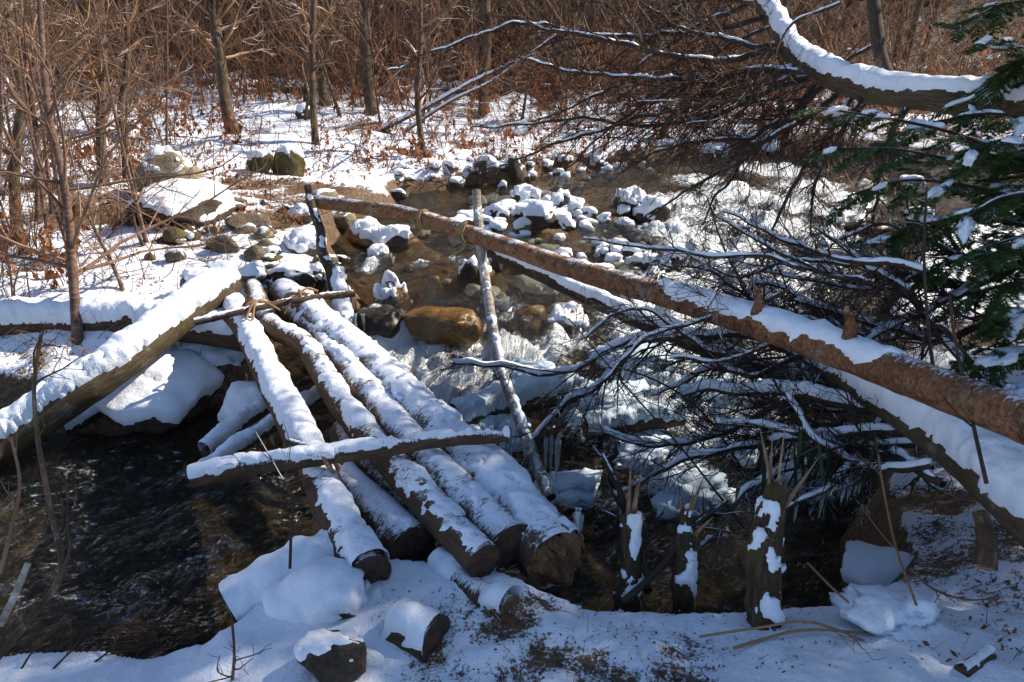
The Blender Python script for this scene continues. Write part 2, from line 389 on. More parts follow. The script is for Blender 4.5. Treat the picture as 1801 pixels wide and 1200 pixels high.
poly_px = [(-900,1130,-.2),(0,1140,-.2),(150,1128,-.16),(300,1138,-.15),(390,1092,-.1),(440,1015,-.1),(520,985,-.1),(600,975,-.1),(700,985,-.08),(830,1000,-.06),(960,1040,-.05),(1040,1048,-.05),(1200,1040,-.05),(1330,1042,-.06),(1420,1050,-.1),(1500,1045,-.15),(1545,985,-.22),
    (1530,900,-.45),(1560,830,-.5),(1540,760,-.5),(1520,690,-.48),(1540,620,-.44),(1580,560,-.38),(1600,480,-.27),(1680,420,-.22),(1801,395,-.15),(2300,370,-.05),
    (2300,285,-.05),(1801,285,-.08),(1500,272,-.09),(1300,270,-.09),(1150,282,-.09),(1020,296,-.1),(900,318,-.1),(780,330,-.1),(700,338,-.1),(685,362,-.13),(640,380,-.15),(590,395,-.16),(575,430,-.17),(600,480,-.2),(630,530,-.3),(625,590,-.5),(540,610,-.53),(440,650,-.54),(420,700,-.55),(300,742,-.55),(130,768,-.55),(20,745,-.55),(-200,720,-.55),(-900,690,-.55)]
POLY = np.array([on(*p)[:2] for p in poly_px])
def stream_sd(x, y):
    """signed distance to the stream's edge, positive inside"""
    x = np.asarray(x, float); y = np.asarray(y, float); d = np.full(x.shape, 1e9); ins = np.zeros(x.shape, bool)
    Q = np.roll(POLY, -1, 0)
    for (ax, ay), (bx, by) in zip(POLY, Q):
        ex, ey = bx - ax, by - ay; px, py = x - ax, y - ay
        t = np.clip((px * ex + py * ey) / (ex * ex + ey * ey), 0, 1)
        d = np.minimum(d, np.hypot(px - ex * t, py - ey * t))
        c = ((ay > y) != (by > y)); xi = ex * (y - ay) / (ey if abs(ey) > 1e-9 else 1e-9) + ax
        ins ^= c & (x < xi)
    return np.where(ins, d, -d)
def gauss(px, py, z, rad):
    c = on(px, py, z); return c[0], c[1], rad
BAR = [gauss(900, 365, -.1, .55), gauss(1000, 370, -.1, .6), gauss(1090, 370, -.1, .5), gauss(1100, 420, -.12, .45), gauss(830, 395, -.12, .35), gauss(960, 400, -.12, .4), gauss(1150, 450, -.2, .3), gauss(930, 515, -.2, .28), gauss(850, 480, -.2, .22), gauss(1000, 465, -.2, .3), gauss(700, 425, -.15, .3), gauss(1550, 400, -.15, .5)]
def pile(lst, x, y):
    o = 0
    for cx, cy, r in lst: o = np.maximum(o, np.exp(-((x - cx) ** 2 + (y - cy) ** 2) / (r * r)))
    return o
def terrain(x, y, full=False):
    x = np.asarray(x, float); y = np.asarray(y, float)
    P = np.stack([x, y, np.zeros_like(x)], -1)
    s = stream_sd(x, y) + .10 * fbm(P * 2.2, 3, 3)
    b = BANK(x, y); wl = WAT(x, y)
    far = ss(4, 14, y)
    b = b + (.05 + .16 * far) * fbm(P * .9, 3, 4) + (.035 + .03 * far) * fbm(P * 3.5, 4, 8)
    bed = wl - .12 - .10 * ss(0, .5, s) + .10 * fbm(P * 3.1, 4, 21) + .42 * pile(BAR, x, y) * (.6 + .5 * fbm(P * 4, 3, 31))
    t = ss(-.10, .16, s)
    z = b * (1 - t) + bed * t
    if not full: return z
    return z, s, wl, P
def hit(px, py):
    r = ray(px, py); t = np.concatenate([np.linspace(1., 12, 260), np.linspace(12.1, 60, 140)])
    Q = CAM + r * t[:, None]; h = Q[:, 2] - terrain(Q[:, 0], Q[:, 1]); k = np.argmax(h < 0) if (h < 0).any() else len(t) - 1
    f = h[k - 1] / (h[k - 1] - h[k] + 1e-9) if k > 0 else 0
    return CAM + r * (t[k - 1] + (t[k] - t[k - 1]) * f)
def hits(P):
    """hit() for many pixels at once"""
    P = np.asarray(P, float); r = np.stack([ray(*q) for q in P]); t = np.exp(np.linspace(math.log(1.), math.log(60), 130)); n = len(P); out = np.zeros((n, 3))
    for a in range(0, n, 400):
        q = r[a:a + 400]; X_ = CAM + q[:, None] * t[None, :, None]; h = X_[..., 2] - terrain(X_[..., 0], X_[..., 1]); k = np.where((h < 0).any(1), np.argmax(h < 0, 1), len(t) - 1); k = np.maximum(k, 1)
        lo_, hi_ = t[k - 1], t[k]
        for _ in range(7):
            m_ = (lo_ + hi_) / 2; Y_ = CAM + q * m_[:, None]; up_ = Y_[:, 2] > terrain(Y_[:, 0], Y_[:, 1]); lo_ = np.where(up_, m_, lo_); hi_ = np.where(up_, hi_, m_)
        out[a:a + 400] = CAM + q * ((lo_ + hi_) / 2)[:, None]
    return out
def pick(rects, rg): return hits([(rg.uniform(x0, x1), rg.uniform(y0, y1)) for (x0, x1, y0, y1, n) in rects for _ in range(n)])
def depth(p): return (p - CAM) @ np.array([0, cP, -sP])

LITTER = [gauss(930,1170,.02,.13), gauss(1050,1190,.02,.12), gauss(760,1190,.0,.15), gauss(1230,1190,.02,.12), gauss(450,400,.12,.34), gauss(430,350,.15,.3), gauss(400,450,.04,.35), gauss(260,505,.02,.22), gauss(500,470,.0,.3), gauss(120,620,-.15,.3), gauss(60,640,-.2,.3), gauss(330,560,-.1,.25), gauss(150,390,.15,.7), gauss(30,350,.2,.8), gauss(60,430,.1,.5),
    gauss(870,330,.0,.3), gauss(700,310,.1,.25), gauss(880,1120,.0,.16), gauss(1760,980,.0,.2), gauss(1640,1000,-.1,.15), gauss(200,630,-.2,.2), gauss(1640,880,-.2,.3), gauss(1720,800,-.2,.3), gauss(1780,960,.0,.3), gauss(1600,720,-.3,.35), gauss(1700,600,-.15,.4), gauss(1650,960,-.1,.25), gauss(1790,720,-.1,.3)]
def fan(cx, cy, ang, rad):
    a, r = np.meshgrid(ang, rad); return cx + np.sin(a) * r, cy + np.cos(a) * r
def grid_faces(nr, nc, wrap=False):
    i = np.arange(nr * nc).reshape(nr, nc)
    a, b = i[:-1], i[1:]
    if wrap: an, bn = np.roll(a, -1, 1), np.roll(b, -1, 1)
    else: a, an, b, bn = a[:, :-1], a[:, 1:], b[:, :-1], b[:, 1:]
    return np.stack([a, an, bn, b], -1).reshape(-1, 4)
def geo(a, b, q):
    n = int(math.log(b / a) / q); return a * np.exp(np.linspace(0, math.log(b / a), n))
ang = np.concatenate([np.radians(np.arange(-180, -44, 4)), np.radians(np.arange(-44, 44.01, .3)), np.radians(np.arange(46, 180, 4))])
rad = np.concatenate([[.02], geo(.6, 1.9, .02)[:-1], geo(1.9, 9, .0048)[:-1], geo(9, 26, .01)[:-1], geo(26, 160, .03)])
X, Y = fan(0, -.6, ang, rad); sh = X.shape; X = X.ravel(); Y = Y.ravel()
Z, S, WL, P3 = terrain(X, Y, True)
far = ss(7, 14, Y)
snow = .86 + (.35 + .65 * ss(2.5, 5, Y)) * fbm(P3 * 1.5, 4, 50) + .35 * fbm(P3 * 9, 3, 60) - .36 * pile(LITTER, X, Y) - .28 * pile([gauss(1640,900,-.2,.3), gauss(1760,960,-.0,.3), gauss(1700,1020,.0,.25), gauss(1620,760,-.3,.4), gauss(1790,1080,.05,.2), gauss(1750,700,-.1,.4)], X, Y) - .16 * ss(4.5, 8, Y) - .8 * ss(14, 21, Y)  # second pile: extra litter on the right bank, also standing in for its shade
slope = np.hypot(terrain(X + .03, Y) - Z, terrain(X, Y + .03) - Z) / .03
snow = snow - .75 * ss(.8, 1.7, slope) * (Y < 12)
snow = np.where((Z < WL + .03) & (S > -.25), -1, snow) - 1.0 * ss(.09, .0, Z - WL) * (S > -.3)
sm = ss(.35, .75, snow)
Z = Z + sm * (.03 + .012 * fbm(P3 * 14, 3, 70)) * np.where(Y < 12, 1, 1.5) + (1 - sm) * .012 * fbm(P3 * 25, 3, 77)
amber = np.clip(1.3 * pile([gauss(800,520,-.25,1.0), gauss(700,440,-.17,.9), gauss(950,450,-.2,1.0), gauss(1000,330,-.1,1.6), gauss(1300,320,-.1,1.6), gauss(1000,570,-.4,.6)], X, Y), 0, 1)
wet = ss(.05, -.01, Z - WL) * (S > -.35)

m, nt, b, o = nodes("snowy_ground"); p = posn(nt)
sn = math_(nt, 'ADD', attr(nt, "snow").outputs["Fac"], math_(nt, 'MULTIPLY', math_(nt, 'SUBTRACT', noise(nt, p, 26, 5, .72), .5), .9))
sn = math_(nt, 'ADD', sn, math_(nt, 'MULTIPLY', math_(nt, 'SUBTRACT', noise(nt, p, 95, 4, .8), .5), .9))
sf = mrange(nt, sn, .40, .56)
dirt = ramp(nt, noise(nt, p, 32, 7, .72), [(.28, (.030, .018, .010)), (.5, (.105, .062, .034)), (.62, (.19, .12, .068)), (.75, (.30, .21, .13))])
dirt = mix(nt, attr(nt, "wood").outputs["Fac"], dirt, mix(nt, noise(nt, p, 9, 5, .7), (.012, .007, .004), (.075, .038, .020)))
vo = N_(nt, "ShaderNodeTexVoronoi"); vo.inputs["Scale"].default_value = 11; nt.links.new(p, vo.inputs["Vector"])
sv = N_(nt, "ShaderNodeSeparateColor"); nt.links.new(vo.outputs["Color"], sv.inputs[0])
bedc = ramp(nt, sv.outputs[0], [(.0, (.045, .026, .010)), (.35, (.16, .078, .016)), (.65, (.27, .145, .036)), (1., (.07, .055, .04))])
bedc = mix(nt, mrange(nt, noise(nt, p, 3.5, 4), .45, .7, 0, .7), bedc, (.05, .034, .018))
bedc = mix(nt, attr(nt, "amber").outputs["Fac"], mix(nt, sv.outputs[1], (.022, .017, .012), (.085, .066, .042)), bedc)
wa = attr(nt, "wet").outputs["Fac"]
col = mix(nt, sf, mix(nt, wa, dirt, bedc), mix(nt, mrange(nt, noise(nt, p, 5, 3), .35, .65), (.80, .83, .90), SNOWC))
nt.links.new(col, b.inputs["Base Color"]); b.inputs["Roughness"].default_value = .65; b.inputs["Specular IOR Level"].default_value = .2
hb = math_(nt, 'ADD', math_(nt, 'MULTIPLY', noise(nt, p, 34, 5, .68), 1.), math_(nt, 'MULTIPLY', math_(nt, 'MULTIPLY', vo.outputs["Distance"], wa), -1.5))
hb = math_(nt, 'ADD', hb, math_(nt, 'MULTIPLY', noise(nt, p, 160, 2), .3))
bump(nt, b, hb, .75, .016)
me = make_mesh("ground", np.stack([X, Y, Z], -1), [(grid_faces(*sh, wrap=True), 0)], [m], attrs={"snow": snow, "wet": wet, "amber": amber, "wood": ss(13, 20, Y + 1.5 * fbm(P3 * .4, 2, 41))})
tag(link("ground", me), "snow covered stream banks with leaf litter and brown stream bed", kind="structure")

# ------------------------------------------------------------------ water
FOAM = [gauss(*q) for q in [(1200,350,-.1,.35),(1300,345,-.12,.5),(1420,335,-.12,.4),(1270,385,-.17,.5),(1350,400,-.2,.45),(1230,430,-.22,.35),(1310,450,-.25,.45),(1280,500,-.33,.4),(1180,400,-.15,.3),(1350,510,-.33,.4),(1230,560,-.42,.35),(1330,570,-.43,.35),(1430,480,-.3,.3),
    (690,620,-.5,.22),(740,630,-.52,.2),(850,620,-.5,.22),(800,660,-.52,.2),(730,600,-.45,.16),(900,640,-.52,.2),(700,590,-.4,.12),(770,690,-.53,.15),(1130,600,-.45,.25),(1100,560,-.4,.2),(1000,600,-.45,.15),(650,470,-.2,.1),(740,470,-.2,.08),(1040,520,-.33,.12),(1230,320,-.1,.35),(1480,390,-.2,.3),(1400,360,-.15,.4),(1180,480,-.28,.3),(1140,540,-.38,.25),(660,600,-.5,.12),(1350,300,-.09,.5),(1500,360,-.15,.35),(1450,430,-.25,.3),(950,640,-.52,.2),(1150,700,-.55,.32),(1250,740,-.57,.3),(1050,740,-.56,.25),(1150,620,-.47,.3),(1330,660,-.5,.3),(1180,830,-.63,.22),(1330,760,-.58,.25),(1420,620,-.45,.3),(1240,640,-.5,.3),(860,690,-.53,.2),(740,650,-.52,.25),(830,600,-.45,.14),(640,420,-.16,.12)]]
FOAM2 = [gauss(*q) for q in [(1150,700,-.55,.35),(1250,760,-.58,.35),(1050,760,-.57,.3),(350,1000,-.57,.16),(230,1060,-.57,.18),(170,1050,-.57,.12),(400,960,-.57,.12),(520,900,-.56,.12),(480,860,-.56,.1),(1400,320,-.1,.6),(1500,330,-.1,.5),(1420,860,-.68,.2),(1100,900,-.7,.2),(720,400,-.15,.2),(800,460,-.18,.15),(760,380,-.14,.2),(850,440,-.17,.2),(640,450,-.18,.15),(900,560,-.38,.2),(960,330,-.1,.3),(860,350,-.1,.2),(1250,880,-.68,.25)]]
ang = np.radians(np.arange(-46, 50.01, .26)); rad = np.concatenate([geo(2.0, 9, .0045)[:-1], geo(9, 22, .01)])
X, Y = fan(0, -.6, ang, rad); sh = X.shape; fc = grid_faces(*sh); X = X.ravel(); Y = Y.ravel()
S = stream_sd(X, Y); WLv = WAT(X, Y); P3 = np.stack([X, Y, np.zeros_like(X)], -1)
fo = np.maximum(np.minimum(1.45 * pile(FOAM, X, Y), 1.12), .48 * pile(FOAM2, X, Y))
fo = np.maximum(fo, .26 * pile([gauss(150,850,-.56,.9), gauss(380,850,-.56,.5), gauss(60,1000,-.57,.7), gauss(350,1000,-.57,.4), gauss(1150,980,-.7,.5)], X, Y))  # calm pools: silvery reflection streaks painted in as white
flow = np.stack([X * .55 + Y * .9, -X * .9 + Y * .55, np.zeros_like(X)], -1)      # along / across the current
rid = lambda q, s: 1 - np.abs(fbm(q, 4, s)) * 2.2
Zw = WLv + (.014 + .05 * fo) * fbm(P3 * 5.5, 4, 90) * 1.5 + fo * .045 * rid(P3 * 7, 95) + .026 * fbm(flow * A(3.2, 11, 1), 4, 99) * (1 - .6 * ss(7, 9, Y))
keepf = (S[fc] > -.22).any(axis=1); fc = fc[keepf]; us = np.zeros(len(X), bool); us[fc.ravel()] = True; ix = np.cumsum(us) - 1
Zw = Zw + ss(.2, .8, fo) * (.045 * fbm(P3 * 14, 4, 97) + .09 * (rid(P3 * 4.5, 98) - .6))
tp = ss(-.9, .3, X)[:, None]
fl = np.stack([X * .95 + Y * .3, -X * .3 + Y * .95, np.zeros_like(X)], -1) * (1 - tp) + flow * tp
m, nt, b, o = nodes("stream_water"); p = posn(nt); fv = attr(nt, "lc").outputs["Vector"]
nt.nodes.remove(b)
fa = attr(nt, "foam_sheen").outputs["Fac"]
h = math_(nt, 'ADD', noise(nt, scaled(nt, fv, (8, 30, 1)), 1., 5, .62, .5), math_(nt, 'MULTIPLY', noise(nt, p, 60, 3, .6), .3))
bp = N_(nt, "ShaderNodeBump"); bp.inputs["Strength"].default_value = .9; bp.inputs["Distance"].default_value = .08; nt.links.new(h, bp.inputs["Height"])
tr = N_(nt, "ShaderNodeBsdfTransparent"); tr.inputs[0].default_value = (.90, .85, .70, 1)
gl = N_(nt, "ShaderNodeBsdfGlossy"); gl.inputs["Roughness"].default_value = .09; nt.links.new(bp.outputs[0], gl.inputs["Normal"])
fr = N_(nt, "ShaderNodeFresnel"); fr.inputs[0].default_value = 1.33; nt.links.new(bp.outputs[0], fr.inputs["Normal"])
m1 = N_(nt, "ShaderNodeMixShader"); nt.links.new(fr.outputs[0], m1.inputs[0]); nt.links.new(tr.outputs[0], m1.inputs[1]); nt.links.new(gl.outputs[0], m1.inputs[2])
df = N_(nt, "ShaderNodeBsdfPrincipled"); df.inputs["Base Color"].default_value = (.84, .89, .92, 1); df.inputs["Roughness"].default_value = .25; nt.links.new(bp.outputs[0], df.inputs["Normal"])
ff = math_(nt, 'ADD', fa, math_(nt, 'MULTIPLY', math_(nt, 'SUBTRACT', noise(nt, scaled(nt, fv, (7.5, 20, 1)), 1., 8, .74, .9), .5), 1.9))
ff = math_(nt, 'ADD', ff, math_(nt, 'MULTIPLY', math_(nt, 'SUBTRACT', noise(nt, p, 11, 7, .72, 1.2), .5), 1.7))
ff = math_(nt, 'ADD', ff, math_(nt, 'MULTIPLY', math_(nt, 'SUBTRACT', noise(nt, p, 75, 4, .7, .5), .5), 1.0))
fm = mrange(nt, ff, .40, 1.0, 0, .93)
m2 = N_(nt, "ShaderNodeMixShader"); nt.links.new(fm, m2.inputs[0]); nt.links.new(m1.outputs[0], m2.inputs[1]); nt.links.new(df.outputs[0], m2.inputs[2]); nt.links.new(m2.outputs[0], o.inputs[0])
me = make_mesh("stream_water", np.stack([X, Y, Zw], -1)[us], [(ix[fc], 0)], [m], lc=fl[us], attrs={"foam_sheen": fo[us]})
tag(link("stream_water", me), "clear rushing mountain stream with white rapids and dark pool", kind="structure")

# ------------------------------------------------------------------ logs
def end_disc(P, t, r, S=28, ragged=.0, seed=0):
    t = nrm(t); u = nrm(np.cross(t, UP if abs(t[2]) < .9 else A(1, 0, 0))); v = np.cross(u, t); g = G(); rings = [0.02, .3, .6, .85, 1.0]
    a = np.arange(S) * 2 * math.pi / S; V = []; T = []
    for q in rings:
        rr = r * q * (1 + .05 * vn(np.stack([np.cos(a) * 2, np.sin(a) * 2, a * 0 + seed], -1), seed))
        pt = P + rr[:, None] * (np.cos(a)[:, None] * u + np.sin(a)[:, None] * v)
        pt = pt + t * (ragged * r * vn(pt * 60, seed + 3))[:, None] - t * (0 if q < 1 else .006)
        V.append(pt); T.append(np.full(S, q))
    g.add(np.concatenate(V), grid_faces(len(rings), S, wrap=True), tint=np.concatenate(T)); return g
def tube_body(pts, r0, r1, S=30, step=.018, amp=.10, seed=0, rfun=None, knots=0, wob=0.):
    L = np.linalg.norm(np.diff(np.array(pts), axis=0), axis=1).sum(); K = int(np.clip(L / step, 14, 260))
    C = catmull(pts, K); R = np.linspace(r0, r1, K) if rfun is None else rfun(np.linspace(0, 1, K))
    C = C + .10 * r0 * np.stack([fbm(C * 3 + 5, 2, seed + q) for q in range(3)], -1)
    if wob: C = C + wob * np.stack([fbm(C * 3.5 + 5, 3, seed + 60 + q) for q in range(3)], -1) * ss(0, .15, np.linspace(0, 1, K))[:, None]
    V, f, lc = tubes(C[None], R[None], S, cap=False)
    ax = np.repeat(C, S, 0); d = V - ax; rad = np.linalg.norm(d, axis=1, keepdims=True)
    k = 1 + amp * fbm(V * (.9 / r0 * .35), 3, seed) + amp * .55 * fbm(V * (3.0 / r0 * .35), 3, seed + 4)
    rg2 = np.random.default_rng(seed + 99)
    for _ in range(knots):
        c = V[rg2.integers(len(V))]; k = k + .22 * np.exp(-((V - c) ** 2).sum(1) / (r0 * .45) ** 2)
    V = ax + d * k[:, None]
    return V, f, lc, C, R
def log(name, label, pts, r0, r1, bark, cat="log", snow=.03, lo=.45, hi=.85, na=.8, ns=6., cut0=None, cut1=None, keep=None, seed=0, group=None, snowmat=None, amp=.10, fuzz=.004, rfun=None, S=42, knots=3, ragged=.12, lean=None, leanf=None, na2=.5):
    pts = [np.asarray(p, float) for p in pts]
    t = thing(name, tuple(pts[0]), label, cat, group)
    V, f, lc, C, R = tube_body(pts, r0, r1, amp=amp, seed=seed, rfun=rfun, S=S, knots=knots, step=.012)
    g = G(); g.add(V, f, lc=lc); build(g, "bark", bark, t)
    n = len(C)
    for cut, k, sgn in ((cut0, 0, -1), (cut1, n - 1, 1)):
        tv = (C[1] - C[0]) if k == 0 else (C[-1] - C[-2])
        build(end_disc(C[k] + nrm(tv) * sgn * .002, tv * sgn, R[k] * 1.02, ragged=ragged, seed=seed + k), "cut_end", cut or M_WOODD, t)
    if snow:
        kp = None
        if keep is not None:
            along = np.repeat(np.linspace(0, 1, n), S); kp = keep(along)
        if leanf is not None: lean = leanf(np.repeat(np.linspace(0, 1, n), S))
        gs = snow_shell(V, [(f[0], 0)], snow, lo, hi, ns, na, seed + 40, keep=kp, fuzz=fuzz, lean=lean, na2=na2)
        if gs:
            so = build(gs, "snow_cap", snowmat or M_SNOW, t)
            if na >= 1: so["kind"] = "stuff"
    return t, C, R
W = lambda L: [on(*q) for q in L]
D = lambda L: [at(*q) for q in L]

log("bridge_log", "snow-topped leftmost log of the footbridge, sawn dark at its near end", W([(402,530,.0),(440,590,.02),(490,690,.05),(545,800,.06),(590,900,.06),(652,1012,.06)]), .08, .07, M_BARK, snow=.026, lo=.44, hi=1.0, na=.7, ns=7, na2=.35, snowmat=M_SNOWD, seed=1)
log("bridge_log", "bent footbridge log, bare brown at its far end, between snowy and frosted logs", W([(445,505,.03),(476,570,.05),(538,608,.06),(600,710,.08),(690,815,.10),(770,905,.10),(852,990,.10)]), .062, .062, M_BARK, snow=.014, lo=.66, hi=1.2, na=1.3, ns=9, snowmat=M_SNOWD, seed=2, keep=lambda a: ss(.28, .5, a), amp=.13)
log("bridge_log", "thin frosted footbridge log squeezed beside the widest log", W([(505,540,.0),(556,585,.03),(618,655,.05),(702,758,.075),(788,855,.085),(900,962,.075)]), .08, .085, M_BARKF, snow=.010, lo=1.08, hi=1.4, na=1.6, ns=11, snowmat=M_SNOWD, seed=3, fuzz=.006)
log("bridge_log", "widest rightmost footbridge log, frosted, thick snow on its split near end", W([(498,515,.02),(560,563,.05),(640,632,.06),(740,732,.065),(840,832,.055),(978,985,.02)]), .102, .112, M_BARKF, snow=.020, lo=1.0, hi=1.35, na=1.6, ns=8, cut1=M_WOOD, snowmat=M_SNOWD, seed=4, fuzz=.007, leanf=lambda a: .45 * ss(.6, .9, a) - .15 * ss(.5, .2, a), ragged=.5)
log("bridge_log", "short frosted log lying low between the two leftmost bridge logs", W([(590,835,-.03),(665,905,-.02),(728,966,.0)]), .08, .085, M_BARKF, snow=.012, lo=.95, hi=1.3, na=1.5, ns=9, snowmat=M_SNOWD, seed=5, fuzz=.006)
log("bridge_log", "bare dark log in shadow under the bent bridge log", W([(600,760,-.09),(640,815,-.07),(745,925,-.06)]), .06, .06, M_BARK, snow=0, seed=6)
t, C, R = log("cross_pole", "dark snow-topped pole laid across the near half of the footbridge", W([(338,842,.12),(440,822,.15),(556,806,.19),(650,795,.2),(740,780,.215),(812,772,.215),(893,768,.20)]), .034, .024, M_BARK, cat="pole", snow=.024, lo=.5, hi=.85, na=1.1, ns=9, cut0=M_WOOD, snowmat=M_SNOWD, seed=7, amp=.2, S=24)
log("cross_pole", "thin pale stick lashed across the far end of the footbridge", W([(342,567,.12),(455,541,.15),(530,527,.155),(624,516,.16)]), .02, .022, M_TREE, cat="pole", snow=.006, lo=.8, hi=1.1, na=.5, seed=8, S=14, cut0=M_WOOD)
log("short_log", "short round log with orange cut end below the bridge's bent log", W([(776,1000,-.01),(835,1044,.02),(896,1074,.03)]), .046, .047, M_BARK, snow=.03, lo=.35, hi=.8, na=.5, cut1=M_WOOD, seed=9, keep=lambda a: np.maximum(ss(.35, .2, a), ss(.72, .85, a)))
log("leaning_log", "long snow-covered log slanting from the left bank down into the pool", W([(-70,835,-.5),(0,782,-.42),(200,650,-.12),(408,490,.17)]), .10, .092, M_MOSSB, snow=.05, lo=.35, hi=.8, na=.4, na2=.2, cut1=M_WOODD, seed=10)
log("beam_log", "horizontal snow-laden beam log along the left bank under the slanting log", W([(-160,578,-.05),(0,568,-.05),(150,562,-.06),(300,573,-.08),(445,592,-.12)]), .10, .10, M_BARK, snow=.06, lo=.2, hi=.7, na=.4, na2=.2, seed=11)
log("fallen_log", "snow-dusted log half sunk behind the snowy slab on the left bank", W([(110,755,-.46),(230,690,-.38),(330,635,-.3)]), .045, .05, M_DARKB, snow=.03, lo=.1, hi=.6, seed=12)
railp = D([(546,354,5.5),(700,374,5.1),(820,409,4.7),(1000,470,4.05),(1200,528,3.4),(1400,592,2.9),(1600,664,2.45),(1801,738,2.1),(2010,815,1.8)])
rail, C, R = log("rail_pole", "long peeled spruce pole with reddish bark running as handrail above the stream", railp, .047, .064, M_RAIL, cat="pole", snow=.018, lo=.78, hi=1.2, na=1.2, ns=6, seed=13, amp=.10, S=44, knots=9, cut0=M_WOOD, leanf=lambda a: -1.2 + 1.3 * ss(.58, .64, a) * ss(.87, .82, a) + .25 * ss(.3, .4, a))
for (px, py, d, rr, h) in ((1333, 520, 3.02, .017, .075), (1492, 575, 2.66, .022, .085)):
    p0 = at(px, py + 35, d); p1 = p0 + nrm(A(-.1, .15, 1)) * h * 1.5
    V, f, lc, c2, r2 = tube_body([p0, (p0 + p1) / 2 + A(.006, 0, 0), p1], rr * 1.5, rr * .7, S=16, step=.006, seed=int(px), amp=.5)
    g = G(); g.add(V, f, lc=lc); st = build(g, "branch_stub", M_RAIL, rail)
    build(end_disc(c2[-1], c2[-1] - c2[0], rr * .75, S=14, ragged=1.6, seed=3), "cut_end", M_SPLIT, st)
log("fallen_pole", "snow-topped dark pole slanting under the handrail pole behind the birch post", D([(846,432,4.8),(1000,506,4.5),(1130,566,4.3),(1280,630,4.1),(1400,668,3.95)]), .046, .046, M_DARKB, cat="pole", snow=.03, lo=.4, hi=.8, na=.5, na2=.25, seed=14)
trunkp = D([(1420,625,3.5),(1540,690,3.0),(1680,785,2.62),(1801,890,2.32),(1960,1030,2.1)])
FALL, C, R = log("fallen_tree", "fallen dead tree with snow-laden trunk and tangled bare branches under the handrail", trunkp, .06, .095, M_MOSSB, cat="tree", snow=.055, lo=.0, hi=.6, na=.6, na2=.3, seed=15)
log("birch_post", "pale blotchy birch post standing in the stream and carrying the handrail", D([(838,336,4.75),(843,410,4.66),(855,500,4.5),(880,640,4.25),(925,770,4.0),(968,876,3.75)]), .027, .032, M_BIRCH, cat="post", snow=.010, lo=.72, hi=1.1, na=1.4, ns=16, seed=16, S=20, lean=None)
log("rail_post", "short dark leaning post holding the far end of the handrail", D([(541,328,5.42),(549,365,5.38),(563,405,5.35),(566,440,5.28),(584,485,5.2),(600,575,5.05)]), .026, .046, M_DARKB, cat="post", snow=.007, lo=.85, hi=1.2, na=1.3, ns=14, seed=17, S=20)
log("mossy_stump", "mossy stump against the foot of the handrail's far post", D([(588,470,5.2),(598,520,5.12),(606,590,5.0)]), .055, .085, M_MOSSH, cat="stump", snow=.02, lo=.5, hi=.9, seed=18, cut0=M_WOODD)
log("timber_block", "square snow-dusted timber block half buried in front of the bridge", W([(705,1105,.0),(770,1128,.02)]), .075, .072, M_BARK, cat="block", snow=.016, lo=.6, hi=1., na=1.3, ns=12, seed=19, S=30, amp=.25)
log("rotten_plank", "dark plank edge under the snowy slabs beside the bridge's left log", W([(560,1105,-.03),(610,1082,-.02),(672,1058,-.01)]), .02, .035, M_BARK, cat="plank", snow=.02, lo=.5, hi=.9, seed=20, S=16)
log("snowy_branch", "snow-covered branch reaching from under the bridge toward the dark pool", W([(345,842,-.3),(420,790,-.25),(490,745,-.2),(560,700,-.2)]), .022, .03, M_DARKB, cat="branch", snow=.04, lo=.25, hi=.65, na=.8, seed=21, S=18)
log("snowy_branch", "lower snow-covered branch beside the icy rock under the bridge", W([(360,800,-.42),(430,745,-.38),(500,700,-.35)]), .03, .035, M_DARKB, cat="branch", snow=.045, lo=.25, hi=.65, na=.8, seed=22, S=18)
log("snowy_branch", "pale bare stick under the dark cross pole near the pool", W([(385,825,-.35),(440,780,-.3),(500,715,-.25)]), .012, .014, M_BIRCH, cat="branch", snow=0, seed=23, S=12)
log("sunken_log", "snow-covered log lying in the icy water beyond the widest bridge log", W([(800,745,-.45),(900,710,-.42),(1010,690,-.42)]), .07, .07, M_DARKB, snow=.075, lo=.3, hi=.7, seed=24, snowmat=M_ICESNOW)
log("sunken_log", "dark iced log in the water between birch post and dead branches", W([(1030,760,-.5),(1110,745,-.48),(1200,735,-.48)]), .05, .05, M_DARKB, snow=.06, lo=.4, hi=.8, seed=25, snowmat=M_ICESNOW)
log("dead_branch", "short dark bark piece half buried in snow at the lower right corner", W([(1690,1185,.08),(1740,1150,.09)]), .022, .02, M_BARK, cat="branch", snow=.01, lo=.6, hi=1, seed=26, S=14)
log("hanging_stub", "short broken dark limb hanging below the snowy fallen trunk", D([(1725,900,2.15),(1735,950,2.12),(1732,1000,2.1)]), .02, .03, M_TREE, cat="branch", snow=0, seed=27, S=14, cut1=M_SPLIT)

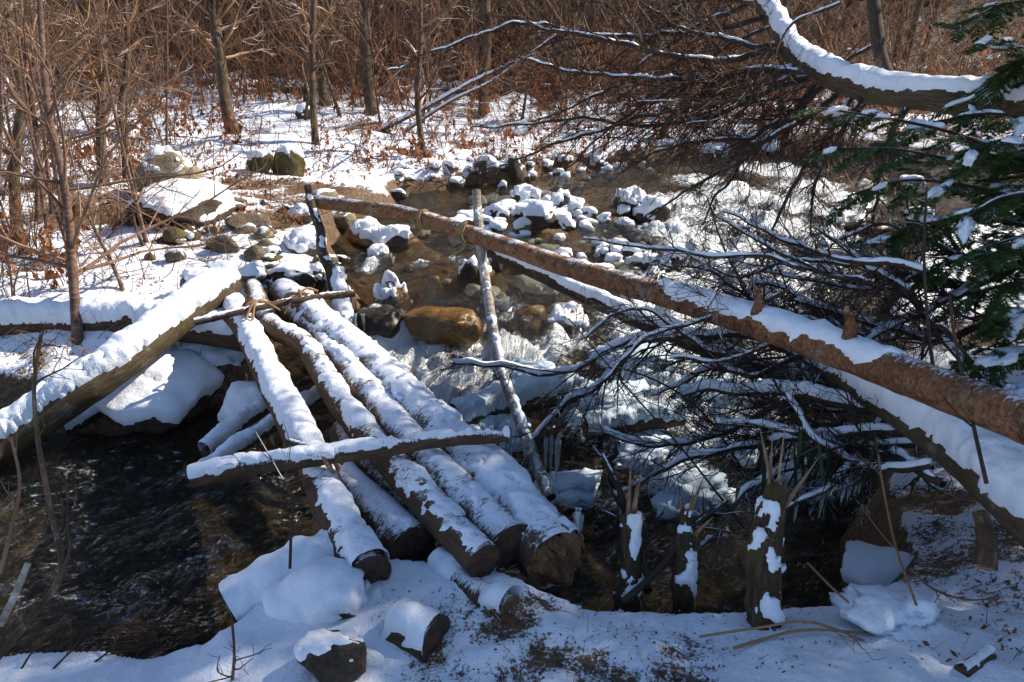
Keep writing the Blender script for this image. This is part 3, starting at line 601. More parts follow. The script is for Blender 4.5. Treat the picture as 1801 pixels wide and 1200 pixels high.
# ---- lashings
def coil(c, axis, r, turns, pitch, rr, seed):
    axis = nrm(axis); u = nrm(np.cross(axis, UP)); v = np.cross(u, axis); n = int(turns * 18); a = np.linspace(0, turns * 2 * math.pi, n)
    rg = np.random.default_rng(seed); q = r * (1 + .08 * np.sin(a * 1.7 + rg.uniform(0, 6)))
    P = c + axis * ((a / (2 * math.pi) - turns / 2) * pitch)[:, None] + q[:, None] * (np.cos(a)[:, None] * u + np.sin(a)[:, None] * v)
    return P
for (px, py, d, ax, r, lab) in ((823, 409, 4.7, railp[3] - railp[2], .066, "straw rope lashing the handrail to the birch post"), (745, 386, 4.97, railp[2] - railp[1], .062, "straw rope wound round the handrail left of the birch post")):
    c = at(px, py, d); t = thing("rope_lashing", tuple(c), lab, "rope")
    for q in range(3):
        P = coil(c + nrm(ax) * (.02 * (q - 1)), ax + .25 * (q - 1) * UP, r, 2.2, .016, .006, q + int(px)); V, f, lc = tubes(P[None], np.full((1, len(P)), .0065), 7)
        g = G(); g.add(V, f, lc=lc, tint=.2 + .3 * q); build(g, "strand", M_ROPE, t)
    P = catmull([c + A(.0, -.06, -.02), c + A(-.03, -.09, -.08), c + A(-.08, -.09, -.11)], 10); V, f, lc = tubes(P[None], np.full((1, 10), .006), 6)
    g = G(); g.add(V, f, lc=lc, tint=.5); build(g, "loose_end", M_ROPE, t)
for (px, py, z, ax, lab) in ((455, 541, .14, A(1, .3, 0), "twisted bark strips tying the thin stick to the bare brown log"), (528, 527, .15, A(1, .3, 0), "twisted bark strips tying the thin stick to the widest log"), (553, 812, .16, A(1, .1, 0), "twisted bark strips tying the dark cross pole to the leftmost log")):
    c = on(px, py, z); t = thing("bark_tie", tuple(c), lab, "tie"); rg = np.random.default_rng(int(px))
    for q in range(4):
        e = nrm(A(*rg.normal(size=2), .2)) * .14
        P = catmull([c - e * rg.uniform(.6, 1.1), c - e * .4 + A(0, -.01, .035), c + e * .4 + A(0, -.01, .035), c + e * rg.uniform(.6, 1.1) + A(0, 0, -.04)], 16)
        V, f, lc = tubes(P[None], np.full((1, 16), .008), 6); g = G(); g.add(V, f, lc=lc, tint=rg.uniform()); build(g, "strip", M_STRAW, t)
P = catmull([on(505,775,.12), on(535,785,.17), on(570,792,.2), on(605,800,.2)], 16); V, f, lc = tubes(P[None], np.linspace(.014, .018, 16)[None], 8)
g = G(); g.add(V, f, lc=lc); tag(build(g, "bark_strip", M_BARK, base=tuple(P[0])), "curled brown bark strip above the dark cross pole on the leftmost log", "bark")

# ------------------------------------------------------------------ rocks
def rock_mesh(a, b, c, seed, sub=4, flat=.0, cuts=14, rough=0.):
    V, Fc = ico(sub); rg = np.random.default_rng(seed); V = V.copy()
    for _ in range(cuts):
        n = nrm(rg.normal(size=3)); h = rg.uniform(.52, .9); dd = V @ n; V = V - np.where(dd > h, (dd - h) * .85, 0)[:, None] * n
    V = V * (1 + (.22 + rough) * fbm(V * (1.3 + 2 * rough) + seed, 4, seed) + .07 * fbm(V * 5 + seed, 3, seed + 2) + .025 * fbm(V * 16, 2, seed + 3))[:, None]
    if flat: V[:, 2] = np.where(V[:, 2] > flat, flat + (V[:, 2] - flat) * .5, V[:, 2])
    th = rg.uniform(0, 6.28); Rz = np.array([[math.cos(th), -math.sin(th), 0], [math.sin(th), math.cos(th), 0], [0, 0, 1]])
    return (V @ Rz.T) * A(a, b, c), Fc
def rock(px, py, wp, hp, mat, snow, label, name="boulder", cat="rock", group=None, seed=None, sub=4, lo=.45, hi=.85, na=.8, z=None, snowmat=None, sink=.35, dz=0., flat=0.):
    seed = int(px * 7 + py * 13) % 9973 if seed is None else seed
    p = hit(px, py + hp * .5) if z is None else on(px, py + hp * .5, z)
    d = depth(p); a = wp * d / F / 2; c = max(hp * d / F / 2 * 1.15, a * .35) * (.55 if name == "ice_mound" else 1); b = a * .8
    ctr = p + A(0, b * .45, c * (1 - sink * 1.3) + dz)
    sub = 3 if (sub == 4 and wp < 48) else sub
    V, Fc = rock_mesh(a, b, c, seed, sub, flat, rough=.7 if name in ("ice_mound", "ice_chunk") else 0.); V = V + ctr
    base = ctr - A(0, 0, c)
    t = thing(name, tuple(base), label, cat, group)
    g = G(); g.add(V, Fc); build(g, "stone", mat, t)
    if snow:
        gs = snow_shell(V, [(Fc, 0)], min(max(snow * a, .006), .07), lo, hi, 1.4 / a, na, seed + 7, fuzz=.004)
        if gs: build(gs, "snow_cap", snowmat or M_SNOW, t)
    return t
for q in [  # px, py, w, h, material, snow, label
    (300,305,150,84,M_ROCKY,.12,"large pale wedge-shaped boulder with snow on its left slope, upper left bank"),
    (300,362,200,70,M_ROCKD,.22,"broad dark boulder under thick snow in front of the pale wedge-shaped boulder"),
    (458,284,52,50,M_ROCKM,.25,"left one of the two mossy boulders behind the handrail's far end"),
    (506,282,64,62,M_ROCKM,.12,"right one of the two mossy boulders, speckled with snow"),
    (425,390,90,34,M_ROCK,.0,"flat bare brown rock on the trodden path left of the handrail"),
    (405,352,50,18,M_ROCK,.0,"low brown rock on the path behind the flat bare rock"),
    (530,375,50,34,M_ROCK,.12,"tan rock just left of the handrail's far post"),
    (598,380,80,36,M_ROCKY,.05,"smooth pale rock just below the handrail's far end"),
    (648,412,86,52,M_AMBER,.25,"amber wet rock at the water's edge behind the mossy stump"),
    (540,425,84,44,M_ROCK,.3,"snow-capped rock left of the far handrail post"),
    (692,424,72,40,M_ROCKD,.4,"snow-capped stone in midstream below the rope-wound handrail"),
    (668,455,50,44,M_ROCKD,.45,"round snow-capped stone in the amber shallows"),
    (690,518,84,84,M_AMBER,.3,"tall snow-topped amber rock beside the little waterfall"),
    (505,488,100,46,M_ROCKD,.06,"long dark brown rock at the bridge's far end"),
    (435,480,90,40,M_ROCK,.05,"grey-brown rock just behind the slanting log's top"),
    (395,428,54,40,M_ROCK,.0,"blocky bare stone in the middle of the trodden path"),
    (450,446,48,34,M_ROCK,.0,"bare brown stone beside the blocky stone on the path"),
    (308,449,40,36,M_ROCK,.05,"rounded bare stone at the left rim of the path"),
    (480,445,40,26,M_ROCKD,.05,"reddish dark stone right of the path stones"),
    (345,500,74,46,M_ROCK,.35,"snow-capped stone behind the middle of the slanting log"),
    (382,470,48,22,M_ROCK,.1,"small tan stone tucked behind the slanting log's upper end"),
    (265,452,24,24,M_ROCKM,.0,"little mossy stone on the snow left of the path"),
    (822,475,42,62,M_ROCKD,.4,"upright snow-covered stone touching the birch post's left side"),
    (872,458,34,34,M_ROCKD,.35,"snow-capped stone right of the birch post below the handrail"),
    (942,512,120,40,M_ROCKD,.28,"broad flat snow-covered rock between birch post and dark pole"),
    (870,528,70,36,M_ROCKD,.3,"low snow-covered rock at the birch post's right side"),
    (832,515,36,24,M_ROCKD,.3,"small snow-dotted rock left of the birch post by the amber boulder"),
    (993,570,96,60,M_AMBER,.22,"curved amber rock with a snow rim under the dark pole"),
    (748,676,48,28,M_WET,.0,"small wet dark rock in the foaming pool beside the bridge"),
    (1410,412,62,40,M_WET,.0,"dark rounded rock standing in the white rapids"),
    (1378,340,38,24,M_AMBER,.0,"small amber rock at the head of the white rapids"),
    (1522,338,52,34,M_ROCKD,.4,"snow-capped rock in the rapids behind the hemlock boughs"),
    (1530,402,86,26,M_WET,.0,"long low dark rock right of the dark rounded rock in the rapids"),
    (1212,446,44,24,M_WET,.0,"wet rock at the left edge of the rapids"),
    (1145,380,76,52,M_ROCKD,.35,"round snow-covered rock at the right end of the stone bar"),
    (1105,352,60,34,M_ROCKD,.35,"snow-covered rock behind the stone bar's right end"),
    (1180,455,60,60,M_ROCKD,.4,"snowy rock between stone bar and white rapids"),
    (950,384,64,38,M_ROCKD,.9,"lump of white ice on the stone bar"),
    (925,347,56,28,M_ROCKD,.4,"long snow-covered stone at the back of the stone bar"),
    (882,336,32,32,M_ROCKD,.4,"upright snowy stone in the shallows behind the birch post's top"),
    (890,368,44,22,M_ROCKD,.4,"snow-dusted stone just right of the birch post's top"),
    (993,320,36,30,M_ROCKD,.4,"snow-capped stone alone in the upper shallows"),
    (1017,332,26,18,M_ROCKD,.45,"small round snowy stone beside the lone stone of the upper shallows"),
    (1068,304,28,32,M_ROCKD,.4,"narrow snow-capped stone in the upper shallows right"),
    (985,352,46,26,M_ROCKD,.4,"snow-capped stone in front of the lone stone of the upper shallows"),
    (803,320,42,22,M_ROCK,.2,"bare-faced stone at the far waterline left of the upper shallows"),
    (856,290,50,36,M_ROCK,.3,"snow-topped boulder on the far waterline"),
    (906,292,34,48,M_ROCKD,.3,"stump-like snowy rock on the far waterline"),
    (962,292,28,20,M_ROCKD,.4,"small snowy stone on the far waterline right of the stump-like rock"),
    (1050,282,46,22,M_ROCKD,.3,"dark snow-topped stone on the far waterline, right"),
    (698,343,38,22,M_ROCKD,.15,"grey stone at the stream edge above the handrail"),
    (1255,268,70,22,M_ROCKD,.45,"snow-covered bank stone behind the rapids"),
    (1355,262,34,28,M_ROCKD,.45,"small snowy bank stone right behind the rapids"),
    (225,240,44,26,M_ROCKD,.3,"snowy rock in the woods at upper left"),
    (235,225,30,24,M_ROCKM,.05,"mossy rock in the woods at upper left"),
    (532,200,38,26,M_ROCKD,.3,"snow-capped rock left of the slim straight tree"),
    (500,545,40,26,M_ROCK,.3,"snowy stone beneath the thin stick at the bridge's far end"),
    (560,490,50,50,M_ROCKD,.4,"rounded snow-capped rock left of the mossy stump"),
    (1480,420,46,22,M_WET,.15,"wet stone behind the dead branches in the rapids"),
    (1600,330,60,30,M_ROCKD,.4,"snow-covered stone under the hemlock boughs"),
    (1620,390,60,36,M_ROCKD,.4,"snowy stone low under the hemlock boughs"),
    ]: rock(*q, **({"lo": .8, "hi": 1.1, "seed": 12} if q[4] is M_ROCKY else {}))
rock(788,572,168,92,M_AMBER,0,"big amber boulder with water sliding over its top beside the waterfall",z=-.5,sink=.3,seed=23,flat=.45,sub=5)
rock(662,566,100,90,M_WET,0,"dark amber wet boulder under the mossy stump",z=-.5,sink=.25,seed=28,flat=.5,sub=5)
rock(762,503,34,44,M_AMBER,0,"small amber wet stone behind the big amber boulder",sink=.2)
rock(262,700,240,110,M_ROCKD,.22,"large slab buried in smooth snow between slanting log and pool",lo=-.15,hi=.4,na=.3,z=-.56,sink=.25)
rock(345,640,150,56,M_ROCKD,.3,"snowy rock in the shade under the beam log",lo=.1,hi=.5,z=-.42)
rock(445,730,110,84,M_ROCKD,.3,"icy snow-covered rock just left of the bridge's leftmost log",lo=.1,hi=.5,z=-.56,sink=.2)
log("buried_log", "short thick log buried in smooth snow at the bridge's lower left corner", W([(415,1085,-.1),(490,1035,-.05),(592,985,-.02)]), .075, .07, M_BARK, snow=.045, lo=-.2, hi=.5, na=.3, seed=29)
rock(570,1062,200,96,M_ROCKD,.3,"snow-covered slab just below the leftmost bridge log's sawn end",lo=.1,hi=.45,na=.2,z=-.06)
rock(586,1158,150,110,M_ROCKD,.16,"rounded dark boulder with a thin snow cap at the bottom edge",lo=.62,hi=.95,na=.7,z=-.02,sink=.2)
rock(1545,1010,150,80,M_ROCKM,.3,"snow-covered mossy rock at the stream edge right of the broken stumps",lo=.1,hi=.5,z=-.3)
rock(1600,1100,190,66,M_ICESNOW,.1,"rough white chunk of ice on the snowy near bank at right",name="ice_chunk",cat="ice",z=.0,lo=.2,hi=.7,snowmat=M_SNOW,sink=.25)
for q in [(850,760,170,60,"frozen spray mound at the right flank of the bridge"),(1060,705,150,50,"frozen spray mound behind the forked snowy branch"),(1150,795,150,60,"large frozen spray mound under the dead branches"),(1010,850,120,60,"frozen spray mound at the foot of the birch post"),(1260,690,130,45,"frozen spray mound below the dark pole"),(1330,790,120,50,"frozen spray mound deep under the fallen tree"),(1120,640,150,40,"flat frozen spray mound below the rapids"),(1220,860,150,70,"frozen spray mound behind the broken stumps"),(940,660,110,36,"low frozen spray mound left of the forked branch"),(1440,850,110,60,"frozen spray mound under the hanging leaves")]:
    rock(q[0],q[1],q[2],q[3],M_ICESNOW,.25,q[4],name="ice_mound",cat="ice",z=float(WAT(*on(q[0],q[1],-.55)[:2]))-.02,lo=.2,hi=.7,na=.6,snowmat=M_ICESNOW,sink=.3)
rs = np.random.default_rng(5); nb = 0
ORD = ('first second third fourth fifth sixth seventh eighth ninth tenth eleventh twelfth thirteenth fourteenth fifteenth sixteenth seventeenth eighteenth nineteenth twentieth').split()
PEND = []
def small(px, py, wpx, label, group, mats, snow):
    PEND.append((px, label, rock(px, py, wpx, wpx * rs.uniform(.38, .62), mats[rs.integers(len(mats))], snow, label, name="stone", group=group, seed=int(rs.integers(9999)), sub=3, hi=.8 if snow > .1 else 1.1, lo=.35 if snow > .1 else .75)))
for k in range(120):
    c = [(900,365,80,18,"at the bar's back left"),(1000,372,90,22,"in the middle of the bar"),(1085,395,80,32,"at the bar's right"),(1110,450,50,35,"at the bar's front right"),(960,425,90,25,"at the bar's front, close above the handrail"),(850,400,50,25,"at the bar's left beside the birch post"),(990,470,60,25,"just below the handrail")][k % 7]
    small(c[0] + rs.normal() * c[2] * .6, c[1] + rs.normal() * c[3] * .6, rs.uniform(16, 46), "small snow-capped stone " + c[4], "stones of the bar", [M_ROCKD, M_ROCK], .4)
for k in range(36):
    small(rs.uniform(690, 1160), rs.uniform(278, 315) , rs.uniform(12, 30), "small snowy stone along the far waterline", "stones on the far waterline", [M_ROCKD, M_ROCK], .4)
for k in range(40):
    small(rs.uniform(290, 600), rs.uniform(335, 480), rs.uniform(16, 52), "small bare stone strewn over the trodden path", "stones of the path", [M_ROCK, M_ROCK, M_ROCKY, M_ROCKM], .06)
for k in range(22):
    small(rs.uniform(625, 860), rs.uniform(395, 500), rs.uniform(14, 34), "small amber stone awash in the shallows", "stones in the shallows", [M_AMBER, M_WET], rs.choice([0, .3]))
for k in range(18):
    small(rs.uniform(1150, 1480), rs.uniform(310, 470), rs.uniform(16, 40), "small wet stone breaking the white rapids", "stones in the rapids", [M_AMBER, M_WET, M_WET], 0)
for k in range(14):
    small(rs.uniform(880, 1110), rs.uniform(520, 600), rs.uniform(16, 44), "small amber stone in the chute below the bar", "stones in the chute", [M_AMBER, M_WET], rs.choice([0, .25]))

def order(items):
    """tell look-alikes apart by their order from the left"""
    by = {}
    for px, lab, o in items: by.setdefault(lab, []).append((px, o))
    for lab, v in by.items():
        v.sort(key=lambda q: q[0])
        for i, (px, o) in enumerate(v):
            if i < len(ORD): o["label"] = lab + ", " + ORD[i] + " from the left"
            elif len(v) - 1 - i < len(ORD): o["label"] = lab + ", " + ORD[len(v) - 1 - i] + " from the right"
order(PEND)
# ------------------------------------------------------------------ trees
def bare_tree(name, label, pts, r0, r1, bark, twig, cat="tree", n1=14, n2=5, n3=2, l1=(.2, .45), t0=.25, ang=.9, seed=0, grav=.03, snow=.0, group=None, wander=.12, tint=(.2, .9), rootflare=True, S=12):
    rg = np.random.default_rng(seed); pts = np.array(pts); r0 *= .74; r1 *= .7
    t = thing(name, tuple(pts[0]), label, cat, group)
    rf = (lambda a: (r0 + (r1 - r0) * a) * (1 + .5 * np.exp(-a * 22))) if rootflare else None
    V, f, lc, C, R = tube_body(pts, r0, r1, S=S, step=max(.03, r0 * .6) * (3 if S == 8 else 1), amp=.12, seed=seed, rfun=rf, knots=3)
    g = G(); g.add(V, f, lc=lc); build(g, "trunk", bark, t)
    if snow:
        gs = snow_shell(V, [(f[0], 0)], snow, .2, .7, 5., .5, seed, fuzz=.004)
        if gs: build(gs, "snow_cap", M_SNOW, t)
    if n1:
        k = np.linspace(0, len(C) - 1, 12).astype(int)
        s, d, L, r = spawn(C[k][None], R[k][None], n1, t0, 1., ang, *l1, rr=.45, rg=rg)
        r = np.minimum(r, .022); P1 = grow(s, d, L, 8, wander, grav, rg); R1 = taper(r, 8); g = G()
        V, f, lc = tubes(P1, R1, 5); g.add(V, f, lc=lc, tint=np.repeat(rg.uniform(*tint, len(P1)), 40))
        s, d, L, r = spawn(P1, R1, n2, .15, 1., .8, .3, .65, rg=rg); P2 = grow(s, d, L, 6, wander * 1.2, grav, rg); R2 = np.maximum(taper(r, 6, .3), .0013)
        V, f, lc = tubes(P2, R2, 4); g.add(V, f, lc=lc, tint=np.repeat(rg.uniform(*tint, len(P2)), 24))
        if n3:
            s, d, L, r = spawn(P2, R2, n3, .2, 1., .7, .3, .6, rg=rg); P3 = grow(s, d, L, 4, wander * 1.2, grav, rg); R3 = np.maximum(taper(r, 4, .4), .0011)
            V, f, lc = tubes(P3, R3, 3); g.add(V, f, lc=lc, tint=np.repeat(rg.uniform(*tint, len(P3)), 12))
        build(g, "crown", twig, t)
    return t
def stand(L, dd=None):
    """pixel path whose first point stands on the ground; the rest keeps that depth unless one is given"""
    b = hit(*L[0][:2]); d0 = depth(b) if dd is None else dd
    return [b - A(0, 0, .06)] + [at(q[0], q[1], d0 + (q[2] if len(q) > 2 else 0)) for q in L[1:]]
bare_tree("sapling", "slim reddish sapling with pale sunlit side rising from the left bank", stand([(136,612),(131,520),(124,420),(112,320),(86,200),(73,60),(66,-90)]), .043, .020, M_TREER, M_TWIGL, n1=22, n2=6, n3=3, l1=(.3, .6), t0=.18, ang=1.25, seed=31, grav=.015)
bare_tree("sapling", "short crooked stem leaning left at the beam log beside the slim reddish sapling", stand([(222,520),(200,470),(165,400),(140,350)]), .022, .010, M_TREER, M_TWIGL, n1=10, n2=5, n3=2, l1=(.4, .8), seed=32)
bare_tree("bare_tree", "grey slim tree forking near the top behind the left sapling", stand([(182,330),(177,220),(181,100),(172,-60)]), .065, .05, M_TREE, M_TWIG, n1=16, l1=(.25, .55), seed=33)
bare_tree("bare_tree", "crooked thin tree with mossy foot left of the snowy boulders", stand([(222,320),(218,240),(212,190),(225,90),(215,-60)]), .05, .03, M_TREE, M_TWIG, n1=12, l1=(.25, .5), seed=34)
bare_tree("sapling", "thin wavy stem in front of the broad dark boulder", stand([(258,438),(236,390),(238,330),(222,250),(226,130)]), .018, .010, M_TREE, M_TWIGL, n1=12, n2=5, l1=(.3, .6), seed=35)
T3 = bare_tree("bare_tree", "dark leaning tree forked at the top edge, left of centre", stand([(412,238),(397,180),(386,90),(380,35),(400,-50)]), .11, .075, M_TREE, M_TWIG, n1=16, l1=(.3, .6), t0=.4, seed=36)
b0 = stand([(412,238),(382,48),(350,-60)]); V, f, lc, C, R = tube_body([b0[1], b0[2]], .065, .05, S=12, step=.04, seed=37); g = G(); g.add(V, f, lc=lc); build(g, "fork", M_TREE, T3)
bare_tree("bare_tree", "slim straight grey tree right of the mossy boulder pair", stand([(555,258),(551,190),(549,90),(554,-60)]), .06, .048, M_TREE, M_TWIG, n1=10, l1=(.2, .45), seed=38)
bare_tree("bare_tree", "stout dark tree in brown weeds at the far bank, left of centre", stand([(655,205),(645,120),(640,-60)]), .13, .11, M_TREE, M_TWIG, n1=12, l1=(.25, .5), seed=39)
bare_tree("bare_tree", "slender dark tree with curved foot above the handrail", stand([(750,282),(740,235),(734,160),(740,60),(736,-60)]), .055, .04, M_TREE, M_TWIG, n1=14, l1=(.25, .5), seed=40)
bare_tree("bare_tree", "stout reddish-brown trunk behind the far waterline, centre", stand([(852,205),(850,150),(856,60),(850,-60)]), .13, .11, M_TREE, M_TWIG, n1=10, l1=(.25, .5), t0=.5, seed=41)
bare_tree("bare_tree", "mossy multi-bend tree at the far left edge", stand([(30,430),(25,300),(40,180),(18,60),(0,-60)]), .06, .045, M_MOSSB, M_TWIG, n1=12, l1=(.3, .6), seed=42)
bare_tree("bare_tree", "thin tree between left edge and slim reddish sapling", stand([(66,390),(64,250),(48,100),(52,-60)]), .04, .03, M_TREE, M_TWIG, n1=14, l1=(.3, .6), seed=43)
bare_tree("bare_tree", "low mossy trunk behind the slim straight grey tree", stand([(572,185),(566,130),(585,60),(560,-40)]), .11, .05, M_MOSSB, M_TWIG, n1=12, seed=44)
bare_tree("bent_sapling", "bent sapling arching right over the snow from the stout dark tree", stand([(655,228),(745,192),(830,145),(940,95)]), .05, .02, M_TREE, M_TWIG, n1=12, l1=(.2, .4), seed=45, snow=.02)
bare_tree("bent_sapling", "lower bent sapling arching right beneath its neighbour", stand([(700,232),(790,180),(870,140),(980,60)]), .035, .015, M_TREE, M_TWIG, n1=12, l1=(.2, .4), seed=46, snow=.015)
bare_tree("bare_tree", "leaning thin trunk behind the rapids at the far bank", stand([(1152,250),(1185,200),(1230,120),(1280,-40)]), .07, .05, M_TREE, M_TWIGR, n1=14, l1=(.3, .5), seed=47)
bare_tree("bare_tree", "dark bushy tree behind the far bank, right of the rapids", stand([(1380,250),(1375,160),(1385,-60)]), .07, .05, M_TREE, M_TWIGR, n1=18, l1=(.3, .6), seed=48)
TR = []; rs = np.random.default_rng(77); TL = "distant bare trunk in the thicket behind the far bank"
for k in range(26):
    px = rs.uniform(-50, 1850); py = rs.uniform(118, 165); b = hit(px, py)
    top = b + A(rs.normal() * .8, rs.normal() * .5, rs.uniform(8, 14))
    TR.append((px, TL, bare_tree("bare_tree", TL, [b - A(0, 0, .1), b + (top - b) * .5 + A(rs.normal() * .25, 0, 0), top], rs.uniform(.04, .11), .03, M_TREE, M_TWIG, n1=11, n2=4, n3=1, l1=(.2, .45), seed=200 + k, group="trunks in the thicket", S=8, t0=.1)))
order(TR)
SP = []; rs = np.random.default_rng(78); SL = "thin bare sapling among the left bank's brush"
for k in range(18):
    px = rs.uniform(-30, 340); b = hit(px, rs.uniform(240, 470)); h = rs.uniform(1.6, 3.4); e = A(rs.normal() * .3, rs.normal() * .3, h)
    SP.append((px, SL, bare_tree("sapling", SL, [b - A(0, 0, .05), b + e * .5 + A(rs.normal() * .08, 0, 0), b + e], rs.uniform(.012, .026), .008, M_TREER, M_TWIGL, cat="sapling", n1=10, n2=4, n3=1, l1=(.22, .5), t0=.2, ang=.8, seed=800 + k, group="saplings on the left bank", S=8)))
SL = "thin bare sapling standing on the far bank before the thicket"
for k in range(16):
    px = rs.uniform(430, 1250); b = hit(px, rs.uniform(160, 225)); h = rs.uniform(2.0, 4.0); e = A(rs.normal() * .35, rs.normal() * .3, h)
    SP.append((px, SL, bare_tree("sapling", SL, [b - A(0, 0, .05), b + e * .5 + A(rs.normal() * .1, 0, 0), b + e], rs.uniform(.014, .034), .010, M_TREE, M_TWIG, cat="sapling", n1=10, n2=4, n3=1, l1=(.2, .45), t0=.15, ang=.8, seed=830 + k, group="saplings on the far bank", S=8)))
order(SP)

# leaning snowy tree at the upper right, with its dark drooping limbs
lt = D([(1300,-90,5.9),(1345,10,5.6),(1392,88,5.3),(1440,125,5.0),(1530,158,4.7),(1660,172,4.3),(1801,182,4.0),(2020,190,3.5)])
LEAN, LC, LR = log("leaning_tree", "bent mossy tree trunk under deep snow at upper right with dark drooping limbs", lt, .058, .09, M_MOSSB, cat="tree", snow=.045, lo=.3, hi=.8, na=.5, na2=.25, seed=51)
def limb(parent, pts, r0, r1, seed, n2=16, n3=5, n4=2, twig=M_TWIGR, snow=.012, bark=M_DARKB, l2=(.12, .3), grav=-.03, ang=.8, wander=.16, lo=.7, wob=.07):
    rg = np.random.default_rng(seed); V, f, lc, C, R = tube_body(pts, r0, r1, S=10, step=.02, amp=.12, seed=seed, knots=4, wob=wob)
    g = G(); g.add(V, f, lc=lc); lb = build(g, "limb", bark, parent)
    if snow:
        gs = snow_shell(V, [(f[0], 0)], snow, lo, lo + .3, 4., 1.2, seed, fuzz=.003)
        if gs: build(gs, "snow_cap", M_SNOW, lb)["kind"] = "stuff"
    k = np.linspace(0, len(C) - 1, 14).astype(int); g = G()
    s, d, L, r = spawn(C[k][None], R[k][None], n2, .08, 1., ang, *l2, rr=.5, rg=rg); P1 = grow(s, d, L, 6, wander, grav, rg); R1 = np.maximum(taper(np.minimum(r, .008), 6), .0016)
    V, f, lc = tubes(P1, R1, 3); g.add(V, f, lc=lc, tint=np.repeat(rg.uniform(0, 1, len(P1)), 18))
    s, d, L, r = spawn(P1, R1, n3, .15, 1., .8, .3, .7, rg=rg); P2 = grow(s, d, L, 4, wander, grav, rg); R2 = np.maximum(taper(r, 4), .0012)
    V, f, lc = tubes(P2, R2, 3); g.add(V, f, lc=lc, tint=np.repeat(rg.uniform(0, 1, len(P2)), 12))
    if n4:
        s, d, L, r = spawn(P2, R2, n4, .2, 1., .8, .3, .6, rg=rg); P3 = grow(s, d, L, 3, wander, grav, rg); R3 = np.full((len(P3), 3), .0011)
        V, f, lc = tubes(P3, R3, 3); g.add(V, f, lc=lc, tint=np.repeat(rg.uniform(0, 1, len(P3)), 9))
    build(g, "twigs", twig, lb)["kind"] = "stuff"; return lb
for k, L in enumerate([
    [(1380,90,5.3),(1200,100,5.3),(1055,62,5.4),(960,50,5.5),(830,18,5.6)], [(1400,120,5.2),(1250,142,5.3),(1100,132,5.4),(1000,126,5.5),(890,102,5.6)],
    [(1420,140,5.1),(1300,172,5.1),(1150,205,5.2),(1000,245,5.3),(880,285,5.4)], [(1450,150,5.0),(1360,230,5.0),(1290,300,5.1),(1235,400,5.1)],
    [(1400,130,5.2),(1280,190,5.3),(1150,222,5.4),(1000,212,5.5),(830,222,5.6)], [(1480,160,4.9),(1340,260,5.0),(1220,330,5.1),(1140,380,5.1)],
    [(1500,168,4.8),(1425,280,4.8),(1360,400,4.8),(1325,470,4.8)], [(1330,0,5.7),(1230,40,5.7),(1150,100,5.8),(1050,170,5.9),(930,215,6.0)],
    [(1350,30,5.5),(1200,60,5.6),(1060,62,5.7),(900,50,5.8),(680,120,6.0)], [(1370,80,5.4),(1250,70,5.4),(1150,20,5.5),(1080,-20,5.5)],
    [(1430,130,5.1),(1320,120,5.2),(1180,160,5.3),(1080,215,5.3),(1000,300,5.4)], [(1520,165,4.7),(1470,240,4.7),(1430,330,4.7),(1420,420,4.7)],
    [(1440,140,5.0),(1380,200,5.0),(1300,240,5.1),(1180,260,5.2),(1060,330,5.3)], [(1600,180,4.5),(1560,260,4.4),(1540,360,4.4),(1500,470,4.3)],
    [(1345,10,5.6),(1250,-10,5.7),(1180,20,5.7),(1120,90,5.8)]]):
    limb(LEAN, D(L), .020 if k not in (0, 1) else .026, .005, 300 + k, n2=25, n3=8, n4=2, snow=.010, lo=.85, l2=(.14, .36))
V, f, lc, C, R = tube_body(D([(1562,140,4.75),(1545,80,4.8),(1530,-60,4.9)]), .042, .04, S=12, step=.03, seed=7); g = G(); g.add(V, f, lc=lc); build(g, "shoot", M_DARKB, LEAN)
# fallen dead tree: limbs
for k, L in enumerate([
    [(1490,655,3.35),(1300,592,3.7),(1130,602,3.9),(1040,630,4.0),(940,655,4.05),(870,638,4.1),(802,628,4.15)], [(1125,600,3.9),(1055,670,3.95),(990,722,3.95),(945,790,3.9),(900,850,3.85)],
    [(1500,680,3.3),(1380,640,3.5),(1250,650,3.6),(1150,695,3.7)], [(1560,720,3.0),(1400,702,3.2),(1290,688,3.4),(1200,690,3.5)],
    [(1600,760,2.85),(1450,760,3.0),(1300,790,3.1),(1150,835,3.2),(1085,870,3.2)], [(1620,780,2.8),(1500,800,2.9),(1360,850,2.9),(1240,960,2.8)],
    [(1500,640,3.3),(1455,560,3.6),(1400,520,3.7),(1330,500,3.8)], [(1720,520,3.5),(1560,482,3.7),(1430,480,3.9),(1370,455,4.0)],
    [(1760,480,3.5),(1610,560,3.4),(1490,620,3.4),(1400,690,3.4)], [(1801,560,3.2),(1650,600,3.3),(1510,560,3.5),(1390,530,3.6)],
    [(1640,820,2.65),(1540,830,2.8),(1440,780,2.9),(1385,700,3.0)], [(1440,690,3.2),(1290,760,3.3),(1180,785,3.4),(1060,770,3.5)],
    [(1660,850,2.6),(1560,800,2.8),(1400,760,3.0),(1250,742,3.2)], [(1530,700,3.1),(1400,660,3.4),(1270,620,3.7),(1180,560,3.9)],
    [(1560,730,2.95),(1450,860,2.8),(1350,900,2.75)], [(1700,640,3.0),(1600,540,3.3),(1500,450,3.6),(1440,400,3.8)], [(1801,470,3.3),(1680,440,3.6),(1560,400,3.9),(1480,420,4.1)],
    [(1480,660,3.3),(1360,560,3.6),(1240,470,3.9),(1160,455,4.1)]]):
    limb(FALL, D(L), (.024, .018, .016, .022, .016, .014, .016, .022, .02, .018, .014, .014, .018, .014, .012, .018, .018, .012)[k], .005, 400 + k, n2=25, n3=8, n4=2, twig=M_TWIGD, snow=(.024, .02, .02, .045, .02, .018, .014, .018, .02, .02, .02, .03, .022, .02, .014, .014, .014, .012)[k], lo=.5, l2=(.14, .36))

